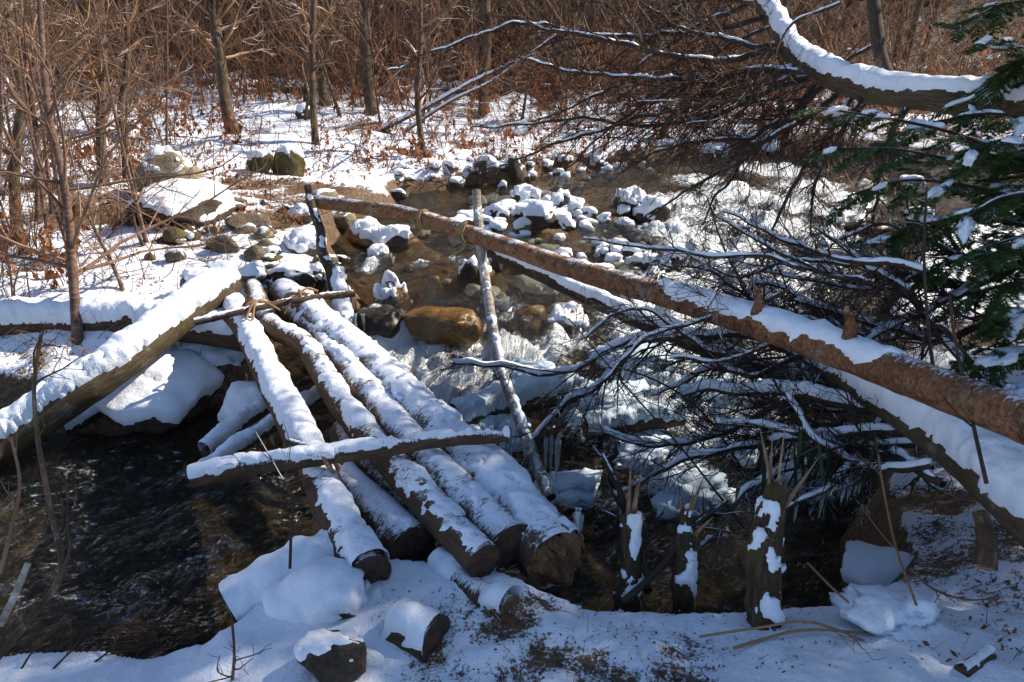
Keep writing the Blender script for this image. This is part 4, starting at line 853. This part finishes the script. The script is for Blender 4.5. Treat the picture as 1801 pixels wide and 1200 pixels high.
rgL = np.random.default_rng(404)
for k in range(14):
    x0, y0, d0 = rgL.uniform(1380, 1760), rgL.uniform(430, 800), rgL.uniform(2.9, 3.6); dx, dy = -rgL.uniform(200, 420), rgL.normal() * 130
    L = [(x0, y0, d0), (x0 + dx * .35, y0 + dy * .2 + rgL.normal() * 25, d0 + .1), (x0 + dx * .7, y0 + dy * .6 + rgL.normal() * 25, d0 + .2), (x0 + dx, y0 + dy, d0 + .3)]
    limb(FALL, D(L), rgL.uniform(.007, .013), .003, 450 + k, n2=18, n3=7, n4=2, twig=M_TWIGD if k % 2 else M_TWIGR, snow=.012, lo=.6, l2=(.16, .42), wander=.22)
for k in range(8):
    x0, y0, d0 = rgL.uniform(1330, 1560), rgL.uniform(-20, 180), rgL.uniform(4.7, 5.5); dx, dy = -rgL.uniform(150, 420), rgL.uniform(-40, 230)
    L = [(x0, y0, d0), (x0 + dx * .35, y0 + dy * .2 + rgL.normal() * 25, d0 + .1), (x0 + dx * .7, y0 + dy * .6 + rgL.normal() * 25, d0 + .2), (x0 + dx, y0 + dy, d0 + .3)]
    limb(LEAN, D(L), rgL.uniform(.008, .014), .003, 480 + k, n2=18, n3=7, n4=2, snow=.008, lo=.9, l2=(.16, .42), wander=.22)

# ------------------------------------------------------------------ hemlock boughs
def sprays(base, axis, length, rg, nb=8, nn=11, needle=.022, wid=.0030):
    """flat twig sprays: base[N,3], axis[N,3] -> woody tubes and needle triangles"""
    N = len(base); K = 6; P0 = grow(base, axis, length, K, .12, -.09, rg)
    side = nrm(np.cross(nrm(axis), UP) + 1e-6)
    t = np.linspace(.12, .97, nb); S_, D_, L_ = [], [], []
    for q, tt in enumerate(t):
        x = tt * (K - 1); k = min(int(x), K - 2); fr = x - k; p = P0[:, k] * (1 - fr) + P0[:, k + 1] * fr; tan = nrm(P0[:, k + 1] - P0[:, k])
        for s in (-1, 1):
            S_.append(p); D_.append(nrm(tan * .75 + s * side * .8 + .08 * rg.normal(size=(N, 3)))); L_.append(length * (.50 * (1 - tt * .75)) * rg.uniform(.8, 1.1, N))
    S_ = np.concatenate(S_); D_ = np.concatenate(D_); L_ = np.concatenate(L_)
    P1 = grow(S_, D_, L_, 5, .13, -.07, rg)
    allP = [P0, P1]; NV = []; NT = []
    for Pp, LL in ((P0, length), (P1, L_)):
        n = nn; tt = (np.arange(n) + .5) / n * (Pp.shape[1] - 1); k = np.minimum(tt.astype(int), Pp.shape[1] - 2); fr = (tt - k)[None, :, None]
        p = Pp[:, k] * (1 - fr) + Pp[:, k + 1] * fr; tan = nrm(Pp[:, k + 1] - Pp[:, k]); sd_ = nrm(np.cross(tan, UP))
        for s in (-1, 1):
            for lift in (.12, .55):
                dr = nrm(tan * .55 + s * sd_ * .8 + UP * (lift * rg.uniform(-.5, 1, p.shape[:2]))[..., None] + .12 * rg.normal(size=p.shape))
                ln = needle * rg.uniform(.7, 1.15, p.shape[:2])[..., None]
                tri = np.stack([p - tan * wid, p + tan * wid, p + dr * ln], 2).reshape(-1, 3); NV.append(tri); NT.append(np.repeat(rg.uniform(0, 1, p.shape[:2]).ravel(), 3))
    return allP, np.concatenate(NV), np.concatenate(NT)
def clump(c, a, b_, h, rg, th=0.):
    V, Fc = ico(3); s = int(rg.integers(9999)); V = V * (1 + .9 * fbm(V * 1.6 + s, 3, s) + .5 * fbm(V * 5, 2, s + 1))[:, None]
    V = V * A(a, b_, h); V[:, 2] = np.where(V[:, 2] < 0, V[:, 2] * .35, V[:, 2])
    Rz = np.array([[math.cos(th), -math.sin(th), 0], [math.sin(th), math.cos(th), 0], [0, 0, 1]])
    return V @ Rz.T + c, Fc
def crown_of(t, b, hgt, rad, z0, seed, nb=95, big=1.):
    rg = np.random.default_rng(seed)
    h = z0 + (hgt - z0) * rg.uniform(0, 1, nb) ** 1.2; a = rg.uniform(0, 6.28, nb); d = np.stack([np.cos(a), np.sin(a), rg.uniform(-.25, .15, nb)], -1)
    L = rad * (1.05 - (h - z0) / (hgt - z0)) * rg.uniform(.7, 1.15, nb) + .25
    P = grow(b + UP * h[:, None], d, L, 7, .08, -.02, rg); Rr = taper(np.full(nb, .018), 7, .2); g = G(); V, f, lc = tubes(P, Rr, 4); g.add(V, f, 0, lc=lc)
    m = 175 if big == 1 else 72; i = rg.integers(0, nb, nb * m); tt = rg.uniform(.15, 1, nb * m) * 6; k = np.minimum(tt.astype(int), 5); fr = (tt - k)[:, None]
    p = P[i, k] * (1 - fr) + P[i, k + 1] * fr; tan = nrm(P[i, k + 1] - P[i, k]); sd_ = nrm(np.cross(tan, UP)); off = rg.normal(size=(nb * m, 1)) * .16 * big
    c = p + sd_ * off + UP * rg.normal(size=(nb * m, 1)) * .05
    dr = nrm(tan * .7 + sd_ * np.sign(off) * .6 + .3 * rg.normal(size=c.shape)); w_ = nrm(np.cross(dr, UP + .4 * rg.normal(size=c.shape)))
    ln = rg.uniform(.05, .11, (nb * m, 1)) * big; wd = .016 * big
    g.add(np.stack([c - w_ * wd, c + w_ * wd, c + dr * ln], 1).reshape(-1, 3), np.arange(nb * m * 3).reshape(-1, 3), 1, tint=np.repeat(rg.uniform(0, 1, nb * m), 3))
    build(g, "crown", [M_TWIGD, M_NEEDLE], t, smooth=False)
def conifer(x, y, hgt, rad, z0, label, seed, nb=95, big=1.):
    b = A(x, y, float(terrain(x, y)))
    t = thing("hemlock_tree", tuple(b), label, "tree")
    V, f, lc, C, R = tube_body([b - A(0, 0, .1), b + A(.1, 0, hgt * .5), b + A(0, .1, hgt)], .17, .03, S=10, step=.15, seed=seed); g = G(); g.add(V, f, lc=lc); build(g, "trunk", M_DARKB, t)
    crown_of(t, b, hgt, rad, z0, seed, nb, big)
rgH = np.random.default_rng(21)
hb = A(4.1, 4.3, 0.0); hb[2] = float(terrain(hb[0], hb[1]))
HEM = thing("hemlock_tree", tuple(hb), "green hemlock reaching snow-dotted boughs in from the right edge", "tree")
V, f, lc, C, R = tube_body([hb, hb + A(.1, .1, 3), hb + A(0, .2, 7)], .16, .06, S=14, step=.06, seed=3); g = G(); g.add(V, f, lc=lc); build(g, "trunk", M_DARKB, HEM)
crown_of(HEM, hb, 8.5, 2.2, 2.5, 61, nb=80)
boughs = [[(1960,330,3.7),(1800,280,3.6),(1680,235,3.6),(1560,208,3.7),(1440,190,3.9)], [(1960,330,3.7),(1800,300,3.5),(1680,282,3.5),(1570,262,3.6),(1470,262,3.7)], [(1960,380,3.6),(1800,350,3.4),(1690,325,3.4),(1590,318,3.5),(1490,345,3.6)],
    [(1960,420,3.5),(1820,400,3.3),(1720,385,3.3),(1620,395,3.4),(1560,420,3.5)], [(1960,460,3.4),(1830,450,3.2),(1730,450,3.2),(1650,465,3.3)], [(1960,240,3.8),(1830,215,3.7),(1740,200,3.7),(1640,215,3.8)],
    [(1960,60,4.0),(1830,90,3.9),(1760,130,3.9),(1700,190,3.9)], [(1960,-20,4.1),(1830,0,4.0),(1760,10,4.0),(1680,50,4.0)], [(1960,520,3.3),(1850,500,3.0),(1770,500,3.0),(1700,530,3.1)],
    [(1960,650,3.1),(1850,630,2.9),(1770,625,2.9),(1700,640,3.0)], [(1960,700,3.0),(1860,690,2.8),(1790,690,2.8),(1740,705,2.9)], [(1960,130,3.9),(1850,120,3.8),(1790,90,3.8),(1740,60,3.8)],
    [(1960,280,3.6),(1850,260,3.3),(1770,250,3.2),(1700,270,3.2)], [(1960,580,3.2),(1850,560,3.0),(1760,560,3.0)], [(1960,350,3.5),(1840,340,3.1),(1760,350,3.1),(1690,390,3.1)], [(1960,410,3.4),(1860,430,3.0),(1790,420,3.0),(1720,440,3.0)]]
for k, L in enumerate(boughs):
    pts = D(L); V, f, lc, C, R = tube_body(pts, .014, .004, S=7, step=.03, seed=60 + k, amp=.1); g = G(); g.add(V, f, 0, lc=lc)
    n = 17; ii = np.linspace(int(len(C) * .15), len(C) - 2, n).astype(int); base = C[ii]; tan = nrm(C[ii + 1] - C[ii]); sd_ = nrm(np.cross(tan, UP))
    sg = np.where(np.arange(n) % 2, 1, -1)[:, None]; ax = nrm(tan * .8 + sg * sd_ * .75 + UP * rgH.uniform(-.25, .12, (n, 1)))
    ln = .27 * np.linspace(1.15, .6, n) * rgH.uniform(.8, 1.2, n)
    allP, NV, NT = sprays(base, ax, ln, rgH)
    for Pp in (allP[0], allP[1][:, ::2]):
        v, ff, l2 = tubes(Pp, np.broadcast_to(np.linspace(.0022, .001, Pp.shape[1]), Pp.shape[:2]), 3); g.add(v, ff, 0, lc=l2)
    g.add(NV, np.arange(len(NV)).reshape(-1, 3), 1, tint=NT)
    bo = build(g, "bough", [M_TWIGD, M_NEEDLE], HEM, smooth=False)
    for q in range(n):
        if rgH.uniform() < .36:
            c = allP[0][q, 2] + A(0, 0, .004); a = ln[q] * rgH.uniform(.15, .36); v, fc = clump(c, a, a * rgH.uniform(.4, .75), a * rgH.uniform(.28, .5), rgH, math.atan2(ax[q, 1], ax[q, 0])); v[:, 2] += ((v - c) @ A(ax[q, 0], ax[q, 1], 0)) * (allP[0][q, 4, 2] - allP[0][q, 0, 2]) / (np.linalg.norm(allP[0][q, 4, :2] - allP[0][q, 0, :2]) + 1e-6)
            gg = G(); gg.add(v, fc); build(gg, "snow_clump", M_SNOW, bo)

# shade-giving hemlocks beyond the right edge
rgS = np.random.default_rng(91)
for k, (x, y, h_, r_) in enumerate([(-13, 24, 21, 3.2), (-8.5, 21.5, 19, 3.0), (-4.2, 23.5, 21, 3.2), (-.3, 22, 19, 3.0), (4, 27, 23, 3.4), (9, 29, 23, 3.4), (14, 30, 22, 3.4), (-18, 22, 20, 3.2), (-11, 27, 20, 3.2), (-6.5, 27, 20, 3.2), (-2, 27.5, 21, 3.3), (1.8, 25, 19, 3.0), (6.4, 26, 20, 3.0), (11.5, 26.5, 20, 3.2), (17, 27, 20, 3.2), (-15, 28, 21, 3.3)]):
    conifer(x, y, h_, r_, .5, "tall dark conifer rising out of the thicket, " + ["far left beyond the frame", "behind the dark leaning tree", "behind the slim straight tree", "behind the stout reddish trunk", "behind the rapids", "behind the leaning snowy tree", "at the far right", "leftmost of all", "second row, left edge", "second row, left of the dark leaning tree", "second row, at the slim straight tree", "right of the stout reddish trunk", "above the white rapids", "under the snowy bent trunk's arch", "rightmost of all", "second row, outermost left"][k], 520 + k, nb=80, big=2.4)
pv, sv_ = A(-.47, .88, 0), A(.88, .47, 0)
for k, (p, tt, hgt, rad) in enumerate([(2.1, 9.0, 11, 1.5), (.6, 7.6, 11, 1.9), (-1.4, 8.4, 12, 2.0), (1.2, 11.5, 14, 1.9), (-3.2, 9.5, 12, 2.0), (-.9, 3.4, 9, 2.2), (-1.5, 4.8, 10, 2.3)]):
    c = pv * p + sv_ * tt
    conifer(c[0], c[1], hgt, rad, 1.8 if k < 5 else 2.7, ["tall hemlock beyond the right edge nearest the rapids", "tall hemlock beyond the right edge behind the fallen trunk", "tall hemlock beyond the right edge beside the near bank", "tallest hemlock well beyond the right edge", "tall hemlock far right behind the viewer", "hemlock overhanging the near bank just right of the viewer", "hemlock overhanging the lower right corner"][k], 500 + k)

# ------------------------------------------------------------------ shrubs and thicket
def shrub_geo(base, rg, nst=9, hgt=(1.2, 2.6), spread=.45, n1=6, n2=3, r=.010, wander=.12, S=3, kt=3):
    N = len(base); b = np.repeat(base, nst, 0) + np.concatenate([rg.normal(size=(N * nst, 2)) * .09, np.zeros((N * nst, 1))], 1)
    d = nrm(np.stack([rg.normal(size=N * nst) * spread, rg.normal(size=N * nst) * spread, np.ones(N * nst)], -1)); g = G()
    L = rg.uniform(*hgt, N * nst); P0 = grow(b - UP * .04, d, L, 5, wander * 1.2, 0, rg); R0 = taper(r * rg.uniform(.5, 1.2, N * nst), 5, .3)
    def put(P, R, S): V, f, lc = tubes(P, R, S, cap=False); g.add(V, f, lc=lc, tint=np.repeat(rg.uniform(0, 1, len(P)), P.shape[1] * S))
    put(P0, R0, S)
    s, d, L, rr = spawn(P0, R0, n1, .2, 1, .75, .25, .5, rg=rg, rr=.65); P1 = grow(s, d, L, 4, wander * 1.5, .04, rg); R1 = np.maximum(taper(rr, 4, .4), .002); put(P1, R1, S)
    if n2:
        s, d, L, rr = spawn(P1, R1, n2, .2, 1, .7, .35, .7, rg=rg, rr=.7); P2 = grow(s, d, L, kt, wander * 1.3, .02, rg); put(P2, np.maximum(taper(rr, kt, .5), .0018), S)
    return g
rgT = np.random.default_rng(13)
def scatter(n, y0, y1, half=.78):
    y = y0 + (y1 - y0) * rgT.uniform(0, 1, n); x = rgT.uniform(-1, 1, n) * (y * half + 1.0); z = terrain(x, y)
    return np.stack([x, y, z], -1)
g = shrub_geo(scatter(240, 13.5, 29), rgT, nst=9, hgt=(1.2, 4.4), n1=7, n2=2, r=.014, spread=.6, wander=.2, kt=2)
tag(build(g, "thicket", M_TWIG), "dense brown leafless thicket closing off the view behind the far bank", "thicket", kind="stuff")
for k, (px, py, nst, h, n1) in enumerate([(40,330,9,2.2,7),(110,300,9,2.4,7),(250,205,8,2.0,7),(330,190,8,1.9,7),(470,170,10,2.4,8),(520,175,10,2.2,8),(600,165,8,2.4,7),(705,175,8,2.2,7),(800,165,8,2.2,7),(940,165,8,2.2,7),(1020,170,8,2.0,7),(1100,170,9,2.0,7),(1250,190,9,2.0,7),(1340,200,9,1.8,7),(1460,215,9,1.8,7),(1560,230,9,2.0,7),(1650,230,9,2.0,7),(1750,235,9,2.0,7),(20,440,8,1.3,6),(70,470,7,1.1,6),(180,420,7,1.2,6),(10,560,6,.9,6),(-40,400,9,2.0,7)]):
    b = hit(px, py); rg = np.random.default_rng(600 + k); near = py > 280
    lab = {0:"bare reddish shrub behind the mossy tree at the left edge",1:"bare reddish shrub behind the slim reddish sapling",18:"low bare shrub at the left edge above the beam log",19:"low twiggy shrub left of the slim reddish sapling's trunk",20:"low twiggy shrub right of the slim reddish sapling's trunk",21:"tuft of bare stems at the left edge beside the beam log",22:"tall bare shrub half outside the left edge"}.get(k, "leafless brown shrub at the front of the thicket")
    g = shrub_geo(b[None], rg, nst=nst, hgt=(h * .55, h), n1=n1, n2=4, r=.009 if near else .012, spread=.45)
    SH = SH if k else []
    o_ = build(g, "bare_shrub", M_TWIGL if near else M_TWIG, base=tuple(b)); tag(o_, lab, "shrub", None if k in (0,1,18,19,20,21,22) else "shrubs at the front of the thicket")
    if "group" in o_: SH.append((px, lab, o_))
order(SH)

def leaves(c, rg, size=.05, droop=.7, up=None):
    """small folded hanging leaf blades"""
    N = len(c); d = nrm(np.stack([rg.normal(size=N), rg.normal(size=N), -droop * 2 * np.ones(N) + rg.normal(size=N) * .6], -1)); s = nrm(np.cross(d, rg.normal(size=(N, 3)))); nn_ = np.cross(d, s)
    L = (size * rg.uniform(.6, 1.3, N))[:, None]; w_ = L * rg.uniform(.16, .32, N)[:, None]
    V = np.stack([c, c + d * L * .45 + s * w_ + nn_ * w_ * .5, c + d * L + nn_ * L * .2, c + d * L * .45 - s * w_ + nn_ * w_ * .5], 1).reshape(-1, 3)
    i = np.arange(N)[:, None] * 4; return V, [np.concatenate([i + A(0, 1, 2).astype(int), i + A(0, 2, 3).astype(int)])], np.repeat(rg.uniform(0, 1, N), 4)
def weeds(base, rg, hgt, nl, size):
    N = len(base); d = nrm(np.stack([rg.normal(size=N) * .2, rg.normal(size=N) * .2, np.ones(N)], -1)); h = rg.uniform(*hgt, N); P = grow(base - UP * .03, d, h, 6, .07, 0, rg)
    g = G(); V, f, lc = tubes(P, taper(np.full(N, .0045), 6, .4), 3); g.add(V, f, 0, lc=lc, tint=np.repeat(rg.uniform(0, 1, N), 18))
    i = np.repeat(np.arange(N), nl); tt = rg.uniform(.3, 1, N * nl) * 5; k = np.minimum(tt.astype(int), 4); fr = (tt - k)[:, None]; c = P[i, k] * (1 - fr) + P[i, k + 1] * fr + rg.normal(size=(N * nl, 3)) * .012
    V, f, tn = leaves(c, rg, size); g.add(V, f, 1, tint=tn); return g
bs = pick([(780,1150,205,285,70),(560,1250,140,200,230),(250,430,150,260,110),(430,560,150,190,50),(1100,1500,200,262,120),(60,260,250,330,45),(0,140,420,520,26),(640,760,230,310,26),(1450,1801,210,262,60),(0,300,130,210,70)], rgT)
tag(build(weeds(bs, rgT, (.22, .6), 12, .07), "dry_weeds", [M_STRAW, M_LEAF], smooth=False), "rust-brown dry weeds with hanging leaves scattered over the far bank", "weeds", kind="stuff")
bq = pick([(0,1300,150,330,700),(560,1150,200,300,350),(200,560,270,420,160)], rgT)
tag(build(weeds(bq, rgT, (.06, .22), 7, .045), "low_dry_weeds", [M_STRAW, M_LEAF], smooth=False), "low brown tufts of dead weeds poking through the far bank's snow", "weeds", kind="stuff")
bf = scatter(620, 12.5, 21)
tag(build(weeds(bf, rgT, (.5, 1.5), 20, .075), "tall_dry_weeds", [M_STRAW, M_LEAF], smooth=False), "tall rust-brown dead weeds standing in front of the thicket", "weeds", kind="stuff")
c = pick([(300,560,340,480,260),(0,260,560,680,120),(200,330,470,540,60),(1600,1801,930,1190,40),(0,260,300,500,150),(640,1150,250,310,160),(1600,1801,560,960,120)], rgT) + A(0, 0, .035); V, f, tn = leaves(c, rgT, .024, droop=.05); g = G(); g.add(V, f, tint=tn)
cb = pick([(700,1500,1080,1200,500),(1500,1801,950,1200,160),(640,800,1030,1110,60)], rgT) + A(0, 0, .03); V, f, tn = leaves(cb, rgT, .010, droop=.0); g.add(V, f, tint=tn * .5)
tag(build(g, "leaf_litter", M_LEAF, smooth=False), "fallen brown leaves scattered over the snow and the path", "leaves", kind="stuff")
gr = pick([(60,190,560,660,130),(480,560,150,190,20),(180,240,490,520,30),(640,760,290,320,30)], rgT)
st_ = pick([(0,1801,135,280,2000),(0,560,280,480,600),(560,900,270,330,140),(0,350,480,640,170),(1560,1801,560,1000,160),(1000,1801,1080,1190,50),(560,1000,1060,1190,30)], rgT)
N = len(st_); P = grow(st_, nrm(rgT.normal(size=(N, 3)) + UP * .5), rgT.uniform(.12, .5, N) * np.clip(st_[:, 1] / 7, .22, 1.7), 4, .14, 0, rgT); V, f, lc = tubes(P, taper(rgT.uniform(.0025, .006, N) * np.clip(st_[:, 1] / 6, .4, 1.4), 4, .3), 3); g = G(); g.add(V, f, lc=lc, tint=np.repeat(rgT.uniform(0, 1, N), 12))
tag(build(g, "fallen_twigs", M_TWIG), "fallen twigs and stalks strewn over the snow of the far and left banks", "twigs", kind="stuff")
gr = np.array(gr); d = nrm(rgT.normal(size=(len(gr), 3)) * .8 + UP * .6); P = grow(gr, d, rgT.uniform(.1, .3, len(gr)), 6, .12, -.22, rgT); V, f, lc = tubes(P, taper(np.full(len(gr), .0035), 6, .3), 3); g = G(); g.add(V, f, lc=lc, tint=np.repeat(rgT.uniform(0, 1, len(gr)), 18))
tag(build(g, "dry_grass", M_STRAW), "tuft of dry straw grass drooping round the sapling's foot on the left bank", "grass", kind="stuff")

# ------------------------------------------------------------------ near right: broken stumps, stems, hanging leaves, icicles
def stump(px, pyt, pyb, z, wp, label, seed, nsp=7):
    rg = np.random.default_rng(seed); b = on(px, pyb, z); d = depth(b); top = at(px + rg.normal() * 8, pyt, d + .05); r = wp * d / F / 2
    t = thing("broken_stump", tuple(b), label, "stump"); V, f, lc, C, R = tube_body([b - A(0, 0, .1), (b + top) / 2 + A(rg.normal() * .012, 0, 0), top], r * 1.15, r * .7, S=44, step=.008, seed=seed, amp=.45, knots=9)
    g = G(); g.add(V, f, lc=lc); build(g, "bark", M_MOSSH, t)
    N = vnormals(V, [(f[0], 0)]); gs = snow_shell(V, [(f[0], 0)], .018, .66, 1.15, 22., 2.1, seed + 5, lean=.5 * (N[:, 0] * .8 - N[:, 1] * .35), fuzz=.008)
    if gs: build(gs, "snow_cap", M_SNOW, t)["kind"] = "stuff"
    for q in range(nsp):
        a = rg.uniform(0, 6.28); p0 = top + A(math.cos(a), math.sin(a), 0) * r * rg.uniform(.1, .55) - UP * rg.uniform(.05, .16); h = rg.uniform(.08, .24) * (.5 + rg.uniform()); wv = rg.uniform(.004, .014); e = p0 + A(rg.normal() * .04, rg.normal() * .04, h)
        P = catmull([p0, (p0 + e) / 2, e], 6); V, f, lc = tubes(P[None], np.array([[wv * 1.3, wv * 1.1, wv * .7, wv * .6, wv * .3, .001]]), 4); g = G(); g.add(V, f, lc=lc, tint=rg.uniform()); build(g, "splinter", M_SPLIT, t, smooth=False)
    return t
stump(1102,905,1068,-.1,44,"left broken mossy stump at the stream edge with snow on its side",1,4)
stump(1205,900,1072,-.1,36,"middle broken stump at the stream edge with thin splinters",2,6)
stump(1352,850,1120,-.03,66,"largest broken mossy stump, splintered orange top, right of the other two",3,9)
def stick(name, label, pts, r0, r1, mat, cat="branch", n1=0, seed=0, n2=3, l1=(.2, .5), group=None):
    rg = np.random.default_rng(seed); t = thing(name, tuple(pts[0]), label, cat, group); C = catmull(pts, 24); R = np.linspace(r0, r1, 24); V, f, lc = tubes(C[None], R[None], 7); g = G(); g.add(V, f, lc=lc, tint=rg.uniform(.2, .8)); build(g, "stem", mat, t)
    if n1:
        g = G(); s, d, L, r = spawn(C[None], R[None], n1, .15, 1, .8, *l1, rg=rg); P1 = grow(s, d, L, 6, .16, 0, rg); R1 = taper(r, 6); V, f, lc = tubes(P1, R1, 4); g.add(V, f, lc=lc, tint=.4)
        if n2:
            s, d, L, r = spawn(P1, R1, n2, .2, 1, .8, .3, .7, rg=rg); P2 = grow(s, d, L, 5, .16, 0, rg); V, f, lc = tubes(P2, np.maximum(taper(r, 5), .0008), 3); g.add(V, f, lc=lc, tint=.6)
        build(g, "twigs", mat, t)["kind"] = "stuff"
    return t
stick("dead_branch", "snowy forked dead branch standing left of the middle broken stump", D([(1140,1040,2.55),(1110,960,2.7),(1092,870,2.8),(1060,800,3.0)]), .016, .010, M_TWIGD, n1=7, seed=1)
stick("dead_branch", "crossed dead branch leaning between the left and middle stumps", D([(1095,1060,2.45),(1160,1000,2.5),(1215,930,2.55),(1280,880,2.6)]), .013, .006, M_TWIGD, n1=6, seed=2)
stick("dry_stalk", "thin reddish stem rising from the near bank right of the largest stump", D([(1612,1065,2.05),(1575,960,2.15),(1552,850,2.25),(1545,800,2.3)]), .004, .003, M_STRAW, cat="stem", n1=2, seed=3)
stick("dry_stalk", "long thin brown stalk lying on the snow below the ice chunk", W([(1290,1140,.02),(1400,1110,.05),(1500,1112,.05),(1610,1130,.03)]), .005, .003, M_STRAW, cat="stem", n1=2, seed=4)
stick("dry_stalk", "thin stalk crossing the other stalks in front of the largest stump", W([(1230,1120,.03),(1330,1105,.08),(1430,1095,.1),(1550,1140,.02)]), .004, .003, M_STRAW, cat="stem", n1=2, seed=5)
stick("dry_stalk", "thin stalk slanting down behind the largest stump toward the ice chunk", W([(1420,990,.1),(1470,1040,.08),(1530,1090,.05)]), .004, .003, M_STRAW, cat="stem", seed=6)
stick("dry_stalk", "reddish twig curving over the snow to the right of the ice chunk", W([(1600,1000,.1),(1640,1035,.08),(1700,1055,.08),(1760,1050,.1)]), .004, .002, M_STRAW, cat="stem", n1=4, seed=7)
stick("dry_stalk", "thin forked twig standing in front of the white rapids", D([(1312,505,3.2),(1275,440,3.3),(1243,345,3.35)]), .006, .003, M_TWIGR, cat="stem", n1=3, seed=8)
stick("dry_stalk", "thin upright stem crossing the handrail pole at right", D([(1655,720,2.7),(1635,600,2.75),(1625,450,2.8),(1630,330,2.85)]), .007, .004, M_TREE and M_TWIGD, cat="stem", n1=5, seed=9)
stick("dry_stalk", "dark stem hanging in front of the snowy fallen trunk", D([(1735,850,2.1),(1710,740,2.2),(1680,600,2.35),(1670,520,2.4)]), .006, .004, M_TWIGD, cat="stem", n1=3, seed=10)
stick("dry_stalk", "thin drooping twig crossing the birch post from right", D([(1340,880,3.2),(1230,720,3.4),(1100,650,3.5),(990,655,3.55),(880,640,3.6)]), .006, .003, M_TWIGR, cat="stem", n1=8, seed=11)
stick("dry_stalk", "long thin twig slanting from the forked branch down to the stumps", D([(1310,930,2.9),(1200,790,3.1),(1110,690,3.3),(1000,560,3.5)]), .005, .003, M_TWIGR, cat="stem", n1=8, seed=12)
stick("bare_sapling", "bent pale twig close by at the left edge in front of the dark pool", D([(-20,1175,1.45),(55,1085,1.5),(108,1005,1.55),(90,900,1.6),(68,780,1.65),(60,680,1.7),(72,590,1.75)]), .0075, .004, M_TREE, cat="sapling", n1=6, seed=13, l1=(.15, .35))
stick("dry_stalk", "broken forked stick close by at the left edge", D([(0,1100,1.45),(25,1050,1.46),(50,990,1.47)]), .007, .006, M_BIRCH, cat="stem", seed=14)
stick("dry_stalk", "thin red-brown shoot close by at the left edge", D([(0,1010,1.5),(20,930,1.52),(35,850,1.55),(20,770,1.6)]), .004, .0025, M_TWIGL, cat="stem", n1=3, seed=15)
stick("dry_stalk", "small upright twig in the snow left of the rounded dark boulder", W([(408,1200,-.06)]) + D([(412,1150,1.75),(408,1090,1.75)]), .005, .003, M_TWIGR, cat="stem", n1=5, seed=16, l1=(.15, .3))
stick("dry_stalk", "thin curved twig in front of the pool left of the bridge", D([(510,1000,2.3),(512,940,2.35),(515,880,2.4),(490,830,2.5),(450,760,2.7)]), .005, .002, M_TWIGD, cat="stem", n1=7, seed=17)
for k, (x, y) in enumerate([(30,1190),(75,1195),(130,1190),(190,1190)]):
    b = on(x, y, -.13); rg = np.random.default_rng(700 + k)
    stick("bramble", ["dark bramble sprig at the bottom left corner", "dark bramble sprig second from the bottom left corner", "dark bramble sprig third from the bottom left corner", "dark bramble sprig rightmost on the near left bank"][k], [b, b + A(.04 + .03 * k, .05, .06), b + A(.10, .12, .085), b + A(.2, .16, .06)], .0035, .0015, M_TWIGR, cat="bramble", n1=9, n2=3, seed=720 + k, l1=(.3, .7))
rg = np.random.default_rng(17)
HL = thing("hanging_plant", tuple(at(1430, 770, 2.75)), "dark strap leaves hanging under the fallen tree over the icy water", "plant")
for k in range(40):
    p = at(rg.uniform(1330, 1540), rg.uniform(750, 800), rg.uniform(2.65, 2.95)); L = rg.uniform(.12, .28); e = A(rg.normal() * .04, rg.normal() * .04, -L); C = catmull([p, p + e * .5 + A(0, -.01, 0), p + e], 6); sd_ = nrm(A(rg.normal(), rg.normal(), 0)) * rg.uniform(.004, .009)
    wv = np.array([.4, .9, 1, .9, .6, .05])[:, None]; V = np.concatenate([C - sd_ * wv, C + sd_ * wv]); i = np.arange(5)[:, None]; g = G(); g.add(V, np.concatenate([i, i + 1, i + 7, i + 6], 1), tint=rg.uniform()); build(g, "leaf", M_STRAP, HL)
def icicles(label, cx, cy, d, w_, n, seed, h=(.06, .2), r=.010):
    rg = np.random.default_rng(seed); b = at(cx, cy, d); t = thing("icicle_row", tuple(b), label, "icicles")
    for k in range(n):
        p = at(cx + rg.uniform(-w_, w_), cy + rg.uniform(-6, 6), d + rg.uniform(-.05, .05)); L = rg.uniform(*h); K = 8
        C = np.stack([p + A(0, 0, -L * q / (K - 1)) for q in range(K)]); R = r * rg.uniform(.6, 1.2) * np.linspace(1, .08, K) ** .8 * (1 + .2 * rg.normal(size=K)); V, f, lc = tubes(C[None], np.abs(R)[None] + .0008, 8); g = G(); g.add(V, f, lc=lc); build(g, "icicle", M_ICE, t)
icicles("icicles on the rock below the mossy stump", 622, 555, 5.0, 26, 9, 1)
icicles("clear icicles hanging under the leftmost bridge log", 500, 740, 3.9, 30, 8, 2, r=.018)
icicles("clear icicles hanging between the leftmost and bent bridge logs", 575, 800, 3.5, 40, 9, 3, r=.018)
icicles("icicles along the dark log's end beyond the widest bridge log", 865, 745, 3.95, 60, 12, 4)
icicles("icicles hanging beside the birch post's foot", 945, 770, 3.8, 40, 9, 5, h=(.1, .25), r=.016)
icicles("icicles under the hanging dark leaves", 1440, 830, 2.85, 80, 12, 6, h=(.08, .22), r=.012)
icicles("icicles at the right flank of the widest bridge log's near end", 1020, 900, 2.6, 14, 6, 7, h=(.05, .14))
